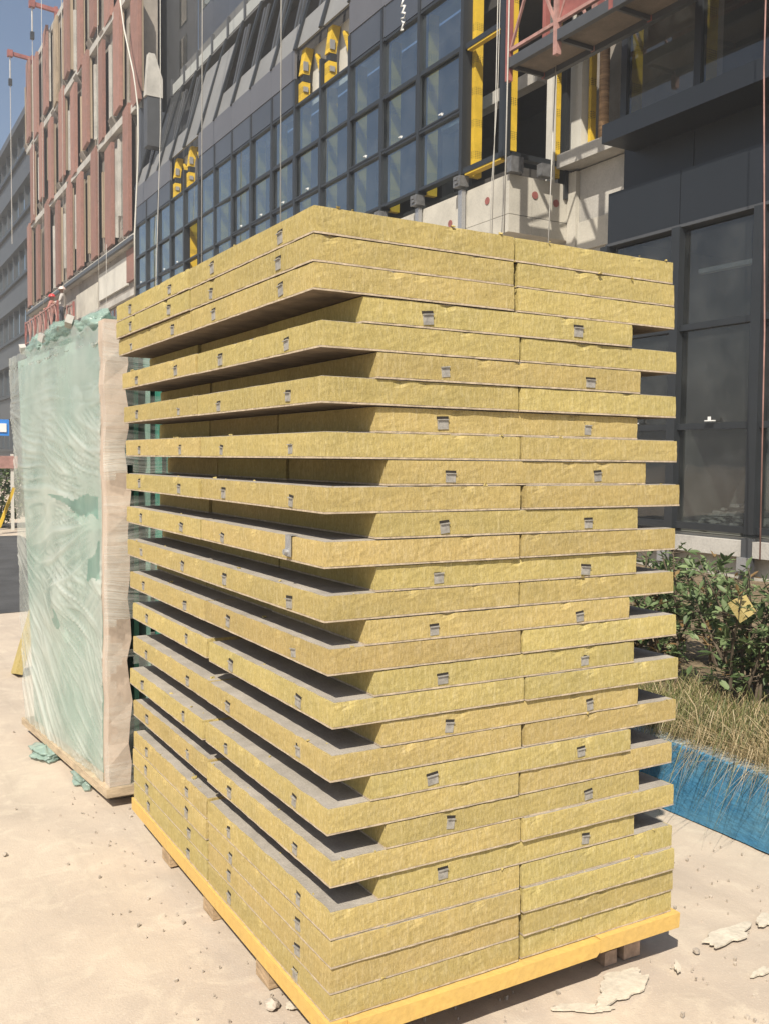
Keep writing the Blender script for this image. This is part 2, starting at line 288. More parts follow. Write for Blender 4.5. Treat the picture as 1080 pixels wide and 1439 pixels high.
# ------------------------------------------------------------------ mesh helpers
ORG = {}
def org(o): return ORG.get(o.name, Vector((0, 0, 0))) if o else Vector((0, 0, 0))
def tag(o, label=None, cat=None, group=None, kind=None):
    if label: o['label'] = label
    if cat: o['category'] = cat
    if group: o['group'] = group
    if kind: o['kind'] = kind
    return o
def thing(name, label, cat, loc=(0, 0, 0), group=None):
    o = bpy.data.objects.new(name, None); COL.objects.link(o); o.location = loc; o.empty_display_size = .1
    ORG[o.name] = Vector(loc); return tag(o, label, cat, group)
class MB:
    def __init__(s): s.v = []; s.f = []; s.m = []
    def add(s, vs, fs, mi=0):
        b = len(s.v); s.v += [tuple(v) for v in vs]
        for f in fs: s.f.append(tuple(b + i for i in f)); s.m.append(mi)
        return s
    def box(s, x0, x1, y0, y1, z0, z1, mi=0):
        return s.add([(x0, y0, z0), (x1, y0, z0), (x1, y1, z0), (x0, y1, z0), (x0, y0, z1), (x1, y0, z1), (x1, y1, z1), (x0, y1, z1)],
              [(3, 2, 1, 0), (4, 5, 6, 7), (0, 1, 5, 4), (1, 2, 6, 5), (2, 3, 7, 6), (3, 0, 4, 7)], mi)
    def bar(s, a, b, wx, wy, mi=0, up=(0, 0, 1)):
        a = Vector(a); b = Vector(b); d = (b - a).normalized(); u = Vector(up)
        if abs(d.dot(u)) > .95: u = Vector((1, 0, 0))
        p = d.cross(u).normalized() * wx / 2; q = d.cross(p).normalized() * wy / 2
        return s.add([a - p - q, a + p - q, a + p + q, a - p + q, b - p - q, b + p - q, b + p + q, b - p + q],
              [(3, 2, 1, 0), (4, 5, 6, 7), (0, 1, 5, 4), (1, 2, 6, 5), (2, 3, 7, 6), (3, 0, 4, 7)], mi)
    def tube(s, pts, r, n=6, mi=0):
        pts = [Vector(p) for p in pts]; rings = []; b = len(s.v)
        for i, p in enumerate(pts):
            d = (pts[min(i + 1, len(pts) - 1)] - pts[max(i - 1, 0)]).normalized()
            u = Vector((0, 0, 1)) if abs(d.z) < .9 else Vector((1, 0, 0))
            a = d.cross(u).normalized(); c = d.cross(a)
            rr = r[i] if isinstance(r, (list, tuple)) else r
            for k in range(n):
                t = 2 * math.pi * k / n; s.v.append(tuple(p + a * math.cos(t) * rr + c * math.sin(t) * rr))
        for i in range(len(pts) - 1):
            for k in range(n):
                s.f.append((b + i * n + k, b + i * n + (k + 1) % n, b + (i + 1) * n + (k + 1) % n, b + (i + 1) * n + k)); s.m.append(mi)
        s.f.append(tuple(b + k for k in range(n))[::-1]); s.m.append(mi)
        e = b + (len(pts) - 1) * n; s.f.append(tuple(e + k for k in range(n))); s.m.append(mi); return s
    def prism(s, poly, z0, z1, mi=0):       # poly: list of (x, y)
        n = len(poly); b = [(x, y, z0) for x, y in poly] + [(x, y, z1) for x, y in poly]
        return s.add(b, [tuple(range(n))[::-1], tuple(range(n, 2 * n))] + [(i, (i + 1) % n, n + (i + 1) % n, n + i) for i in range(n)], mi)
    def prism_y(s, poly, y0, y1, mi=0):     # poly: list of (x, z)
        n = len(poly); b = [(x, y0, z) for x, z in poly] + [(x, y1, z) for x, z in poly]
        return s.add(b, [tuple(range(n)), tuple(range(n, 2 * n))[::-1]] + [((i + 1) % n, i, n + i, n + (i + 1) % n) for i in range(n)], mi)
    def mesh(s, name, mats, off=Vector((0, 0, 0)), smooth=False):
        me = bpy.data.meshes.new(name); me.from_pydata([(x - off.x, y - off.y, z - off.z) for x, y, z in s.v], [], s.f)
        for m in (mats if isinstance(mats, (list, tuple)) else [mats]): me.materials.append(m)
        if any(s.m): me.polygons.foreach_set('material_index', s.m)
        if smooth: me.polygons.foreach_set('use_smooth', [True] * len(s.f))
        me.update(); return me
    def build(s, name, mats, parent=None, smooth=False, loc=None):
        off = org(parent) if parent else Vector(loc or (0, 0, 0))
        o = bpy.data.objects.new(name, s.mesh(name, mats, off, smooth)); COL.objects.link(o)
        if parent: o.parent = parent
        else: o.location = off
        ORG[o.name] = off; return o
CUBES = {}
def P(name, m, parent, x0, x1, y0, y1, z0, z1):
    """one box-shaped piece; alike pieces share one cube mesh per material"""
    if m.name not in CUBES: CUBES[m.name] = MB().box(-.5, .5, -.5, .5, -.5, .5).mesh('cube_' + m.name, m)
    o = bpy.data.objects.new(name, CUBES[m.name]); COL.objects.link(o)
    o.location = Vector(((x0 + x1) / 2, (y0 + y1) / 2, (z0 + z1) / 2)) - org(parent); o.scale = (abs(x1 - x0), abs(y1 - y0), abs(z1 - z0))
    if parent:
        o.parent = parent
        if parent.type == 'MESH' and parent.scale != Vector((1, 1, 1)): raise ValueError('scaled parent ' + name)
    return o
def link(o, parent): COL.objects.link(o); o.parent = parent; return o

# ------------------------------------------------------------------ ground, road
def spaced(lo, hi, flo, fhi, step):
    a = []; x = flo
    while x > lo: a.append(x); x -= max(step, (flo - x) * .35 + step)
    a.append(lo); a = a[::-1]; x = flo + step
    while x < fhi: a.append(x); x += step
    while x < hi: a.append(x); x += max(step, (x - fhi) * .35 + step)
    a.append(hi); return a
def ground():
    xs = spaced(-260, 260, -1.6, 3.6, .045); ys = spaced(-260, 260, .6, 9., .05); b = MB()
    for y in ys:
        for x in xs:
            f = max(0, 1 - max(0, abs(x - 1) - 2.6) / .8) * max(0, 1 - max(0, abs(y - 4.7) - 4.2) / .8)
            n = noise.fractal((x * 2.2, y * 2.2, 3), .9, 2.1, 4) * .007 + noise.noise((x * 14, y * 14, 1)) * .0025
            b.v.append((x, y, f * (n - .004)))
    W = len(xs)
    for j in range(len(ys) - 1):
        for i in range(W - 1): b.f.append((j * W + i, j * W + i + 1, (j + 1) * W + i + 1, (j + 1) * W + i)); b.m.append(0)
    tag(b.build('ground', groundm, smooth=True), kind='structure')
    tag(MB().add([(-60, 10.6, .004), (1.2, 9.95, .004), (3.1, 10.2, .004), (3.1, 19.6, .004), (-60, 19.6, .004)], [(0, 1, 2, 3, 4)]).build('road', asphalt), kind='structure')
ground()

# ------------------------------------------------------------------ the curtain wall building
def h(z): return z + H
def office():
    B = thing('office_building', 'dark glass office building under construction with yellow mullions behind the slab stack', 'building', (8.4, 11.1, 0))
    mull = [12.15 + .1] + [13.45 + 1.2 * k for k in range(15)]          # 12.25 ... 30.25
    mull[0] = 12.2
    rows = [4.42, 5.33, 6.28, 7.25]
    gap = {(15.85, 17.05), (17.05, 18.25), (24.25, 25.45), (25.45, 26.65)}
    def isgap(a, b): return any(abs(a - g[0]) < .1 for g in gap)
    rnd = random.Random(4)
    fr_mesh = MB().box(0, .04, 0, .026, 0, .83).box(0, .04, 1.054, 1.08, 0, .83).box(0, .04, .026, 1.054, 0, .026).box(0, .04, .026, 1.054, .804, .83).mesh('sash_frame', frame)
    hd_mesh = MB().box(-.03, 0, -.045, .045, -.007, .007).box(-.034, -.012, -.045, -.03, -.03, .007).mesh('window_handle', whitep)
    for y in mull:
        P('mullion', frame, B, 8.35, 8.52, y - .038, y + .038, h(4.36), h(7.8))
        f = P('insulation_fin', foil, B, 8.525, 8.72, y - .05, y + .05, h(4.36), h(7.28))
        bk = MB().box(8.29, 8.455, y - .09, y + .09, h(4.17), h(4.33)).box(8.27, 8.289, y - .05, y + .03, h(4.21), h(4.25)).box(8.27, 8.289, y - .02, y + .05, h(4.27), h(4.31)).build('bracket', zincd, B)
    P('insulation_fin', foil, B, 8.53, 8.67, 12.085, 12.14, h(4.45), h(8.4))
    for y0, y1 in zip(mull[:-1], mull[1:]):
        a, b = y0 + .038, y1 - .038
        for z in rows: P('transom', frame, B, 8.36, 8.50, a, b, h(z) - .022, h(z) + .022)
        for k, (z0, z1) in enumerate(zip(rows[:-1], rows[1:])):
            if abs(y0 - 24.25) < .1 and k < 2: continue
            tilt = abs(y0 - 22.) < .3 and k == 1
            g = P('glass_pane', glassA, B, 8.412, 8.424, a + .005, b - .005, h(z0) + .024, h(z1) - .024)
            if tilt: g.rotation_euler.z = .05
            if k == 1 and rnd.random() < .8:
                fo = link(bpy.data.objects.new('sash', fr_mesh), B); fo.location = Vector((8.35, a + .005, h(z0) + .024)) - org(B); fo.scale = (1, (b - a - .01) / 1.08, (z1 - z0 - .048) / .83)
                ho = link(bpy.data.objects.new('window_handle', hd_mesh), fo); ho.location = (-.006, .44, .06)
        if not isgap(y0, y1):
            P('spandrel_panel', spand, B, 8.37, 8.42, y0 + .004, y1 - .004, h(7.30), h(7.82))
            P('spandrel_panel', spand2, B, 8.355, 8.41, y0 + .002, y1 - .002, h(7.825), h(8.42))
        else:
            MB().prism_y([(8.42, h(7.30)), (8.60, h(7.30)), (8.60, h(7.70)), (8.42, h(7.70))], y1 - .24, y1 - .06).build('insulation_fin', foil, B)
            MB().prism_y([(8.42, h(7.86)), (8.58, h(7.86)), (8.68, h(8.40)), (8.50, h(8.40))], y1 - .24, y1 - .06).build('insulation_fin', foil, B)
            P('clamp', zinc, B, 8.44, 8.54, y1 - .27, y1 - .242, h(7.92), h(8.1)); P('gap_liner', frame, B, 8.45, 8.60, y1 - .24, y1 - .07, h(7.71), h(7.85)); MB().bar((8.62, y0 + .25, h(7.35)), (8.60, y0 + .62, h(8.15)), .10, .05).build('loose_batten', foil, B)
            P('clamp', zinc, B, 8.44, 8.54, y1 - .27, y1 - .242, h(7.5), h(7.6))
        # panels leaning back
        closed = 23.0 < (y0 + y1) / 2 < 25.9
        zt = 10.5 if closed else 9.08 + rnd.uniform(-.02, .02)
        sx = lambda z: 8.40 + .28 * (z - 8.42)
        MB().prism_y([(sx(8.43), h(8.43)), (sx(8.43) + .05, h(8.43)), (sx(zt) + .05, h(zt)), (sx(zt), h(zt))], y0 + .03, y1 - .03).build('sloping_panel', slantm, B)
        if not closed:
            for dy in (.42, .62):
                MB().bar((sx(9.1) + .06, y0 + dy, h(9.1)), (sx(10.6) - .02, y0 + dy + .02, h(10.6)), .05, .09, up=(0, 1, 0)).build('louvre_blade', frame2, B)
    for y in mull: MB().bar((8.40 - .05, y, h(8.40)), (9.12, y, h(11.0)), .05, .09, up=(0, 1, 0)).build('sloping_mullion', frame, B)
    # body behind
    P('upstand_wall', whitew, B, 8.70, 8.9, 12.2, 30.3, h(7.3), h(8.45))
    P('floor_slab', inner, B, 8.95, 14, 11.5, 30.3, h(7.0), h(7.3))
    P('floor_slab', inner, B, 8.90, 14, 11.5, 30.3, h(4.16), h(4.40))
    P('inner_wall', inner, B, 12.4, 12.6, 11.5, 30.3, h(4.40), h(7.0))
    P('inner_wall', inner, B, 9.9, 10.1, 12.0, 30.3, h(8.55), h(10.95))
    P('end_wall', spand, B, 8.55, 14, 30.32, 30.55, h(3.3), h(11.))
    P('steel_beam', concrete, B, 9.3, 9.5, 11.55, 14.2, h(5.75), h(5.95))
    for yy in (14.8, 18.4, 22., 25.6): P('inner_column', innerw, B, 10.0, 10.4, yy, yy + .4, h(4.40), h(7.0))
    # ledge, pale infill, upper storeys
    P('ledge', ledgem, B, 9.14, 10.2, 11.0, 28.3, h(10.98), h(11.02))
    P('ledge', ledgem, B, 9.20, 10.2, 11.0, 28.3, h(11.022), h(11.62))
    for k in range(14):
        y = 12.3 + 1.2 * k; MB().prism_y([(9.15, h(11.06)), (9.19, h(11.06)), (9.19, h(11.36)), (9.15, h(11.36))], y, y + 1.0).build('infill_panel', lightbox, B)
        P('ledge_rib', frame2, B, 9.12, 9.195, y + 1.04, y + 1.12, h(11.03), h(11.55))
    for k in range(14):
        y = 11.2 + 1.2 * k
        P('upper_panel', spand, B, 9.70, 9.78, y + .003, y + 1.197, h(11.62), h(13.25))
        P('mullion', frame, B, 9.64, 9.80, y - .05, y + .05, h(13.25), h(17.5))
        for z0, z1 in ((13.3, 14.9), (14.95, 17.4)): P('glass_pane', glassA, B, 9.72, 9.735, y + .055, y + 1.145, h(z0), h(z1))
        P('upper_panel', spand, B, 9.70, 9.78, y + .003, y + 1.197, h(17.5), h(22))
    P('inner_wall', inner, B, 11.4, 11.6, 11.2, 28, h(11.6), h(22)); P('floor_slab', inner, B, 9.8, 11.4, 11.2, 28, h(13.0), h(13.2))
    P('side_wall', frame2, B, 9.7, 14, 28.0, 28.12, h(11.62), h(22))
    MB().prism_y([(8.2, h(10.75)), (8.72, h(10.75)), (8.72, h(11.3)), (8.48, h(12.0)), (8.30, h(12.0))], 28.5, 28.75).build('concrete_fin', concrete, B)
    P('vent_box', frame2, B, 8.25, 8.70, 28.52, 28.9, h(9.3), h(10.74))
    P('recess_wall', frame2, B, 9.62, 9.69, 28.13, 35, h(3), h(22))  # dark grey stands in for the shade on this wall
    for zz in (11.2, 13.4, 15.6): P('slot_window', glassR, B, 9.59, 9.61, 28.9, 29.6, h(zz), h(zz + 1.8))
    # lower beam with the open corner bay
    P('edge_beam', paleconc, B, 8.46, 8.88, 11.1, 30.3, h(3.56), h(4.12)); P('edge_beam', paleconc, B, 8.455, 8.88, 11.095, 30.3, h(3.30), h(3.55))
    P('return_beam', paleconc, B, 8.885, 9.6, 11.1, 11.5, h(3.56), h(4.12)); P('return_beam', paleconc, B, 8.885, 9.6, 11.095, 11.5, h(3.30), h(3.55))
    P('soffit', plyw, B, 8.5, 13, 11.51, 30.3, h(3.18), h(3.29))
    P('sill', frame, B, 8.36, 8.50, 11.12, 12.14, h(4.36), h(4.44)); P('sill', frame, B, 8.5, 9.5, 11.1, 11.22, h(4.36), h(4.44))
    P('sill_foil', foil, B, 8.37, 8.49, 11.2, 12.1, h(4.33), h(4.358))
    P('corner_column', frame, B, 8.36, 8.45, 11.08, 11.24, h(4.36), h(8.4)); P('insulation_fin', foil, B, 8.452, 8.58, 11.10, 11.2, h(4.45), h(8.4))
    P('corner_post', whitew, B, 9.22, 9.30, 11.1, 11.22, h(4.1), h(7.4)); P('insulation_fin', foil, B, 9.305, 9.40, 11.11, 11.21, h(4.2), h(8.)); P('corner_post', frame, B, 9.465, 9.53, 11.06, 11.22, h(3.9), h(8.))
    P('bracket', zincd, B, 8.40, 8.62, 10.98, 11.09, h(4.12), h(4.34)); P('bracket', zincd, B, 8.95, 9.15, 10.97, 11.09, h(4.14), h(4.32))
    P('transom', frame, B, 8.38, 8.48, 11.24, 12.14, h(6.22), h(6.30)); P('sill_foil', foil, B, 8.39, 8.47, 11.25, 12.1, h(6.19), h(6.218))
    for y in (12.2, 13.45, 14.65): P('guide_channel', zinc, B, 8.36, 8.43, y - .05, y + .05, h(3.2), h(4.13))
    disc = MB().tube([(8.45, 0, 0), (8.457, 0, 0)], .055, 14).mesh('fixing_disc', redpaint)
    for y, z in ((11.62, 3.85), (12.6, 3.72), (13.9, 3.8)):
        o = link(bpy.data.objects.new('fixing_disc', disc), B); o.location = Vector((0, y, h(z))) - org(B)
    disc2 = MB().tube([(0, 11.088, 0), (0, 11.098, 0)], .055, 14).mesh('fixing_disc', redpaint)
    for x, z in ((8.93, 3.88), (9.33, 3.82)):
        o = link(bpy.data.objects.new('fixing_disc', disc2), B); o.location = Vector((x, 0, h(z))) - org(B)
    # the recess between the two blocks
    P('recess_wall', concrete, B, 9.62, 9.9, 8.96, 11.5, 0, h(4.30)); P('pilaster', paleconc, B, 9.54, 9.615, 10.9, 11.09, 0, h(4.28)); P('recess_ledge', concrete, B, 9.32, 10.8, 8.7, 11.09, h(4.32), h(4.52))
    P('recess_band', paleconc, B, 9.57, 9.615, 8.96, 10.88, h(3.1), h(3.52))
    P('rear_wall', terrawall, B, 10.6, 10.8, 8.6, 12.5, h(4.52), h(9)); P('rear_column', whitew, B, 9.7, 9.92, 11.0, 11.25, h(4.52), h(7)); P('insulation_fin', foil, B, 9.80, 9.90, 10.9, 10.96, h(4.54), h(7))
    MB().tube([(9.85, 10.68, h(4.52)), (9.85, 10.68, h(7))], .075, 12).build('wrapped_pipe', orange, B, smooth=True)
    P('recess_shade_slab', inner, B, 8.72, 10.59, 8.96, 11.05, h(6.6), h(6.8))  # slab added above the view to shade the recess's rear wall
    P('rear_glass_frame', frame2, B, 9.6, 9.66, 9.9, 9.98, h(4.52), h(7))
    return B
OFFICE = office()

def podium():
    B = thing('retail_building', 'charcoal clad building with dark shop glazing and canopy at the right', 'building', (8.4, 8.9, 0))
    yj = [8.95, 7.78, 6.66, 5.54, 4.4, 3.3]
    for a, b in zip(yj[1:], yj[:-1]):
        P('cladding_panel', cladm, B, 8.36, 8.50, a + .006, b - .006, h(2.70), h(3.31))
        P('cladding_panel', clad2, B, 8.56, 8.70, a + .006, b - .006 - (.05 if b > 8.9 else 0), h(3.0), h(4.0))
        P('mullion', frame, B, 8.30, 8.46, b - .06, b + .06, h(-.76), h(2.66))
        for z0, z1 in ((-.72, .40), (.40, 1.52), (1.52, 2.64)):
            P('glass_pane', glassR, B, 8.392, 8.404, a + .06, b - .06, h(z0) + .035, h(z1) - .035)
            P('transom', frame, B, 8.34, 8.44, a + .06, b - .06, h(z0) - .035, h(z0) + .035)
        hb = MB().box(8.29, 8.33, (a + b) / 2 - .06, (a + b) / 2 + .06, h(.45), h(.462)).box(8.29, 8.302, (a + b) / 2 - .02, (a + b) / 2 + .015, h(.462), h(.50)).build('window_handle', whitep, B)
        P('glass_pane', glassR, B, 8.60, 8.612, a + .05, b - .05, h(4.12), h(7.0)); P('mullion', frame, B, 8.57, 8.66, b - .05, b + .05, h(4.06), h(7.05)); P('insulation_fin', foil, B, 8.67, 8.86, b - .03, b + .02, h(4.1), h(7))
        MB().box(8.54, 8.59, (a + b) / 2 - .06, (a + b) / 2 + .06, h(4.22), h(4.24)).box(8.55, 8.57, (a + b) / 2 - .06, (a + b) / 2 - .035, h(4.17), h(4.22)).build('window_handle', whitep, B)
        P('plinth_band', concrete, B, 8.28, 8.50, a + .07, b - .07, h(-1.0), h(-.83)); P('plinth_post', frame2, B, 8.27, 8.33, b - .065, b + .065, h(-1.7), h(-.80))
        P('anchor', zinc, B, 8.2, 8.268, b - .06, b + .06, h(-1.14), h(-1.0))
    P('top_rail', frame2, B, 8.33, 8.50, 3.3, 8.95, h(2.655), h(2.69))
    MB().prism_y([(8.02, h(3.80)), (8.7, h(3.80)), (8.7, h(4.06)), (8.02, h(4.02))], 3.3, 8.72).build('canopy', cladm, B)
    P('plinth', paleconc, B, 8.42, 8.6, 3.3, 8.95, 0, h(-.80)); P('floor', innerw, B, 8.6, 11.39, 3.3, 8.81, h(-.95), h(-.78)); P('back_wall', innerw, B, 11.4, 11.6, 3.3, 8.81, h(-.78), h(3)); P('ceiling', inner, B, 8.6, 11.39, 3.3, 8.81, h(2.72), h(2.98))
    P('side_wall', clad2, B, 8.51, 9.6, 8.82, 8.94, 0, h(3.0)); P('end_wall', innerw, B, 9.601, 11.6, 8.82, 8.94, 0, h(3.0)); P('upper_back_wall', inner, B, 10.4, 10.59, 3.3, 9, h(4.1), h(8)); P('upper_floor', inner, B, 8.71, 10.4, 3.3, 8.9, h(3.9), h(4.05)); P('ceiling', inner, B, 8.71, 10.4, 3.3, 8.9, h(7.05), h(7.2))
    P('lintel', frame, B, 8.57, 8.7, 3.3, 9, h(7.06), h(9))
    tag(MB().bar((8.7, 7.75, h(2.2)), (8.7, 4.6, h(2.17)), .09, .05).build('light_strip', whitep, loc=(8.7, 7, h(2.2))), 'long white ceiling strip seen through the shop glazing', 'light strip')
    for n, (x, y, lean, m, lab) in enumerate(((9.0, 7.3, .35, innerw, 'tall grey board leaning inside the shop window beside the rubble'), (9.6, 7.0, .5, concrete, 'pale board leaning further back inside the shop window'))):
        o = MB().bar((x, y, h(-.76)), (x + lean, y - .25, h(.4 + n * .2)), .55, .04, up=(1, 0, 0)).build('leaning_board', m, loc=(x, y, h(-.76))); tag(o, lab, 'board')
    rb = MB(); rn = random.Random(8)
    for k in range(170):
        x = rn.uniform(8.6, 9.7); y = rn.gauss(7.25, .32); r = rn.uniform(.03, .10); z = h(-.78) + max(0, .30 - abs(y - 7.25) * .45) * rn.random()
        vs = [(x + r * rn.uniform(.5, 1) * sx, y + r * rn.uniform(.5, 1) * sy, z + r * rn.uniform(.3, .8) * sz) for sx in (-1, 1) for sy in (-1, 1) for sz in (0, 1)]
        rb.add(vs, [(0, 1, 3, 2), (4, 6, 7, 5), (0, 4, 5, 1), (2, 3, 7, 6), (0, 2, 6, 4), (1, 5, 7, 3)])
    tag(rb.build('rubble', concrete), 'heap of grey rubble on the floor behind the shop glazing', 'rubble', kind='stuff')
podium()

# ------------------------------------------------------------------ red panelled building and the far one
def red_building():
    B = thing('panelled_building', 'building with staggered red terracotta panels being fitted, left of the glass block', 'building', (8.4, 31, 0))
    P('backing_wall', terrawall, B, 8.68, 9.2, 30.6, 50.2, h(-1.58), h(18.7))
    P('end_wall', terrawall, B, 9.2, 20, 49.9, 50.2, h(-1.58), h(18.7)); P('roof_edge', concrete, B, 8.6, 9.2, 30.6, 50.2, h(18.7), h(18.95))
    P('floor_band', concrete, B, 8.46, 8.675, 30.6, 50.2, h(6.95), h(7.2))
    P('floor_band', concrete, B, 8.47, 8.675, 30.6, 50.2, h(11.05), h(11.3)); P('floor_band', concrete, B, 8.47, 8.675, 30.6, 50.2, h(14.85), h(15.1))
    rn = random.Random(21)
    for k, (z0, z1) in enumerate(((7.3, 10.95), (11.3, 14.75), (15.1, 18.65))):
        y = 31.15 - (1.1 if k % 2 else 0)
        alt = bool(k % 2)
        while y < 50:
            wd = 1.10 + rn.uniform(-.18, .16); alt = not alt; lo = z0 + (.38 if alt else -.12) + rn.uniform(-.08, .08); hi = z1 + (.42 if alt else -.10) + rn.uniform(-.1, .1)
            if k == 0: lo = 7.33
            d = rn.uniform(-.03, .03)
            o = MB().prism([(8.38 + d, y), (8.50 + d, y), (8.58 + d, y + wd), (8.46 + d, y + wd)], h(lo), h(hi)).build(*(('terracotta_panel', [terra], B) if rn.random() < .93 else ('insulation_panel', [terra2], B)))
            if rn.random() < .75: P('insulation_edge', rn.choice((terra2, terra2, terra2, concrete)), B, 8.505 + d, 8.505 + d + rn.choice((.06, .09, .13)), y + .02, y + .14, h(lo + rn.uniform(0, .3)), h(hi - rn.uniform(0, .5)))
            # bay between the panels
            yb = y + wd; ye = y + 2.22
            P('window_frame', rn.choice((frame2, concrete, whitew)), B, 8.60, 8.675, yb + .12, yb + .20, h(z0 + .25), h(z1 - .3))
            P('window', glassR, B, 8.66, 8.675, yb + .22, ye - .25, h(z0 + .5), h(z1 - .5))
            if rn.random() < .55: P('render_strip', rn.choice((concrete, terra2)), B, 8.58, 8.675, ye - .24, ye - .12, h(z0 + rn.uniform(0, 1.2)), h(z1 - rn.uniform(.1, .9)))
            MB().prism_y([(8.42, h(lo - .02)), (8.675, h(lo - .02)), (8.675, h(lo - .45))], yb - wd * .0 + .01, yb + .55).build('soffit_gusset', terrawall, B)
            y += 2.24
    P('render_panel', whitew, B, 8.60, 8.675, 32.2, 36.2, h(5.75), h(6.7)); P('terracotta_panel', terra, B, 8.56, 8.675, 30.7, 32.1, h(5.8), h(6.85)); P('render_panel', paleconc, B, 8.62, 8.675, 36.4, 40, h(5.5), h(6.5))
    for k in range(7): P('window', glassR, B, 8.64, 8.675, 31.0 + k * 2.7, 33.3 + k * 2.7, h(2.2), h(5.2))
    P('floor_band', concrete, B, 8.5, 8.635, 30.6, 50.2, h(5.25), h(5.45)); P('gutter', frame2, B, 8.36, 8.459, 30.6, 50.2, h(6.95), h(7.08))
    P('yellow_strip', foil, B, 8.5, 8.75, 30.65, 30.72, h(4.4), h(8.2))
red_building()
def far_building():
    B = thing('grey_office_building', 'grey banded office building furthest left against the sky', 'building', (8.9, 50.6, 0))
    P('wall', frame2, B, 9.3, 22, 50.6, 95, 0, h(17.6))
    for k in range(6):
        z = -1.0 + 3.1 * k
        P('spandrel_band', frame2, B, 8.9, 9.31, 50.6, 95, h(z), h(z + 1.2))
        P('shade_fin', frame, B, 8.75, 9.29, 50.6, 95, h(z + 1.202), h(z + 1.35))
        for j in range(22): P('window', spand2 if False else glassA, B, 9.24, 9.26, 50.7 + j * 2, 52.5 + j * 2, h(z + 1.36), h(z + 3.08)); P('mullion', frame2, B, 9.1, 9.28, 52.52 + j * 2, 52.64 + j * 2, h(z + 1.36), h(z + 3.08))
    P('roof_edge', frame2, B, 8.8, 9.31, 50.6, 95, h(17.62), h(18.))
far_building()

# ------------------------------------------------------------------ the stack of slabs
T, TB = .0672, .0705
def wool_mesh(seed, lx=.602, ly=.902, hz=.0595, z0=.005):
    rn = random.Random(seed); b = MB(); per = []
    nx, ny = 24, 36
    for i in range(nx): per.append((-lx / 2 + lx * i / nx, -ly / 2, 0, -1))
    for i in range(ny): per.append((lx / 2, -ly / 2 + ly * i / ny, 1, 0))
    for i in range(nx): per.append((lx / 2 - lx * i / nx, ly / 2, 0, 1))
    for i in range(ny): per.append((-lx / 2, ly / 2 - ly * i / ny, -1, 0))
    n = len(per); K = 6
    corners = {0, nx, nx + ny, 2 * nx + ny}
    chip = {rn.randrange(n): rn.uniform(.003, .008) for _ in range(4)}
    for k in range(K + 1):
        t = k / K
        for i, (x, y, ax, ay) in enumerate(per):
            d = noise.noise((x * 22 + seed * 7, y * 22, t * 2 + seed)) * .0009 + noise.noise((x * 80 + seed, y * 80, t * 9)) * .0012 - .0020
            if k == K: d -= .0006 + abs(noise.noise((x * 40, y * 40, seed))) * .0018 + chip.get(i, 0)
            elif k == K - 1: d -= chip.get(i, 0) * .5
            if i in corners: ax, ay = (1 if x > 0 else -1), (1 if y > 0 else -1); d -= .0004
            zz = z0 + hz * t + (noise.noise((x * 18 + seed, y * 18, 5)) * .0009 - .0004 if k == K else 0)
            b.v.append((x + ax * d, y + ay * d, zz))
    for k in range(K):
        for i in range(n): j = (i + 1) % n; b.f.append((k * n + i, k * n + j, (k + 1) * n + j, (k + 1) * n + i)); b.m.append(0)
    b.f.append(tuple(range(n))[::-1]); b.m.append(0); b.f.append(tuple(range(K * n, K * n + n))); b.m.append(0)
    return b.mesh('wool', wool)
def sheet_mesh(seed, lx, ly, z0, z1, m, amp, name):
    rn = random.Random(seed); p = []
    for i in range(20): p.append((-lx / 2 + lx * i / 20, -ly / 2))
    for i in range(30): p.append((lx / 2, -ly / 2 + ly * i / 30))
    for i in range(20): p.append((lx / 2 - lx * i / 20, ly / 2))
    for i in range(30): p.append((-lx / 2, ly / 2 - ly * i / 30))
    p = [(x + rn.uniform(-amp, amp * .4) * (1 if x > 0 else -1), y + rn.uniform(-amp, amp * .4) * (1 if y > 0 else -1)) for x, y in p]
    me = MB().prism(p, z0, z1).mesh(name, m)
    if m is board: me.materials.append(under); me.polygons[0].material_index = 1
    return me
WOOL = [wool_mesh(i) for i in range(8)]
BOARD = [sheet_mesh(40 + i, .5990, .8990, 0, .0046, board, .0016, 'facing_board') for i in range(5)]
COAT = [sheet_mesh(60 + i, .586, .886, .0635, .0660, coat, .004, 'top_coating') for i in range(4)]
CLIP = MB().box(-.3012, -.293, -.0145, .0145, .012, .036, 0).box(-.305, -.293, -.015, .015, .0362, .0388, 0).box(-.2998, -.293, -.016, .016, .039, .046, 1).mesh('clip', [clipm, dark])
ORD = ['top', 'second', 'third', 'fourth', 'fifth', 'sixth', 'seventh', 'eighth', 'ninth', 'tenth', 'eleventh', 'twelfth', 'thirteenth', 'fourteenth', 'fifteenth', 'sixteenth', 'seventeenth', 'bottom']
rs = random.Random(77)
def slab(cx, cy, z, rot, label, group, clips=True, sz=1., special=False):
    o = tag(thing('insulation_board', label, 'insulation board', (cx, cy, z), group), kind='thing')
    o.rotation_euler = (rs.uniform(-.0012, .0012), rs.uniform(-.0012, .0012), rot + rs.uniform(-.004, .004)); o.scale = (1, 1, sz)
    link(bpy.data.objects.new('wool', rs.choice(WOOL)), o)
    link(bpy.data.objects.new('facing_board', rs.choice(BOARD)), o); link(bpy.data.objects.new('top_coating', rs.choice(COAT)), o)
    if clips:
        for y in (-.25, .25):
            if special and y < 0: continue
            c = link(bpy.data.objects.new('clip', CLIP), o); c.location = (rs.uniform(-.001, .001), y + rs.uniform(-.012, .012), rs.uniform(-.004, .004)); c.rotation_euler.x = rs.uniform(-.14, .14); c.scale = (1, rs.uniform(.8, 1.15), rs.uniform(.85, 1.05))
    return o
Y0 = 2.058
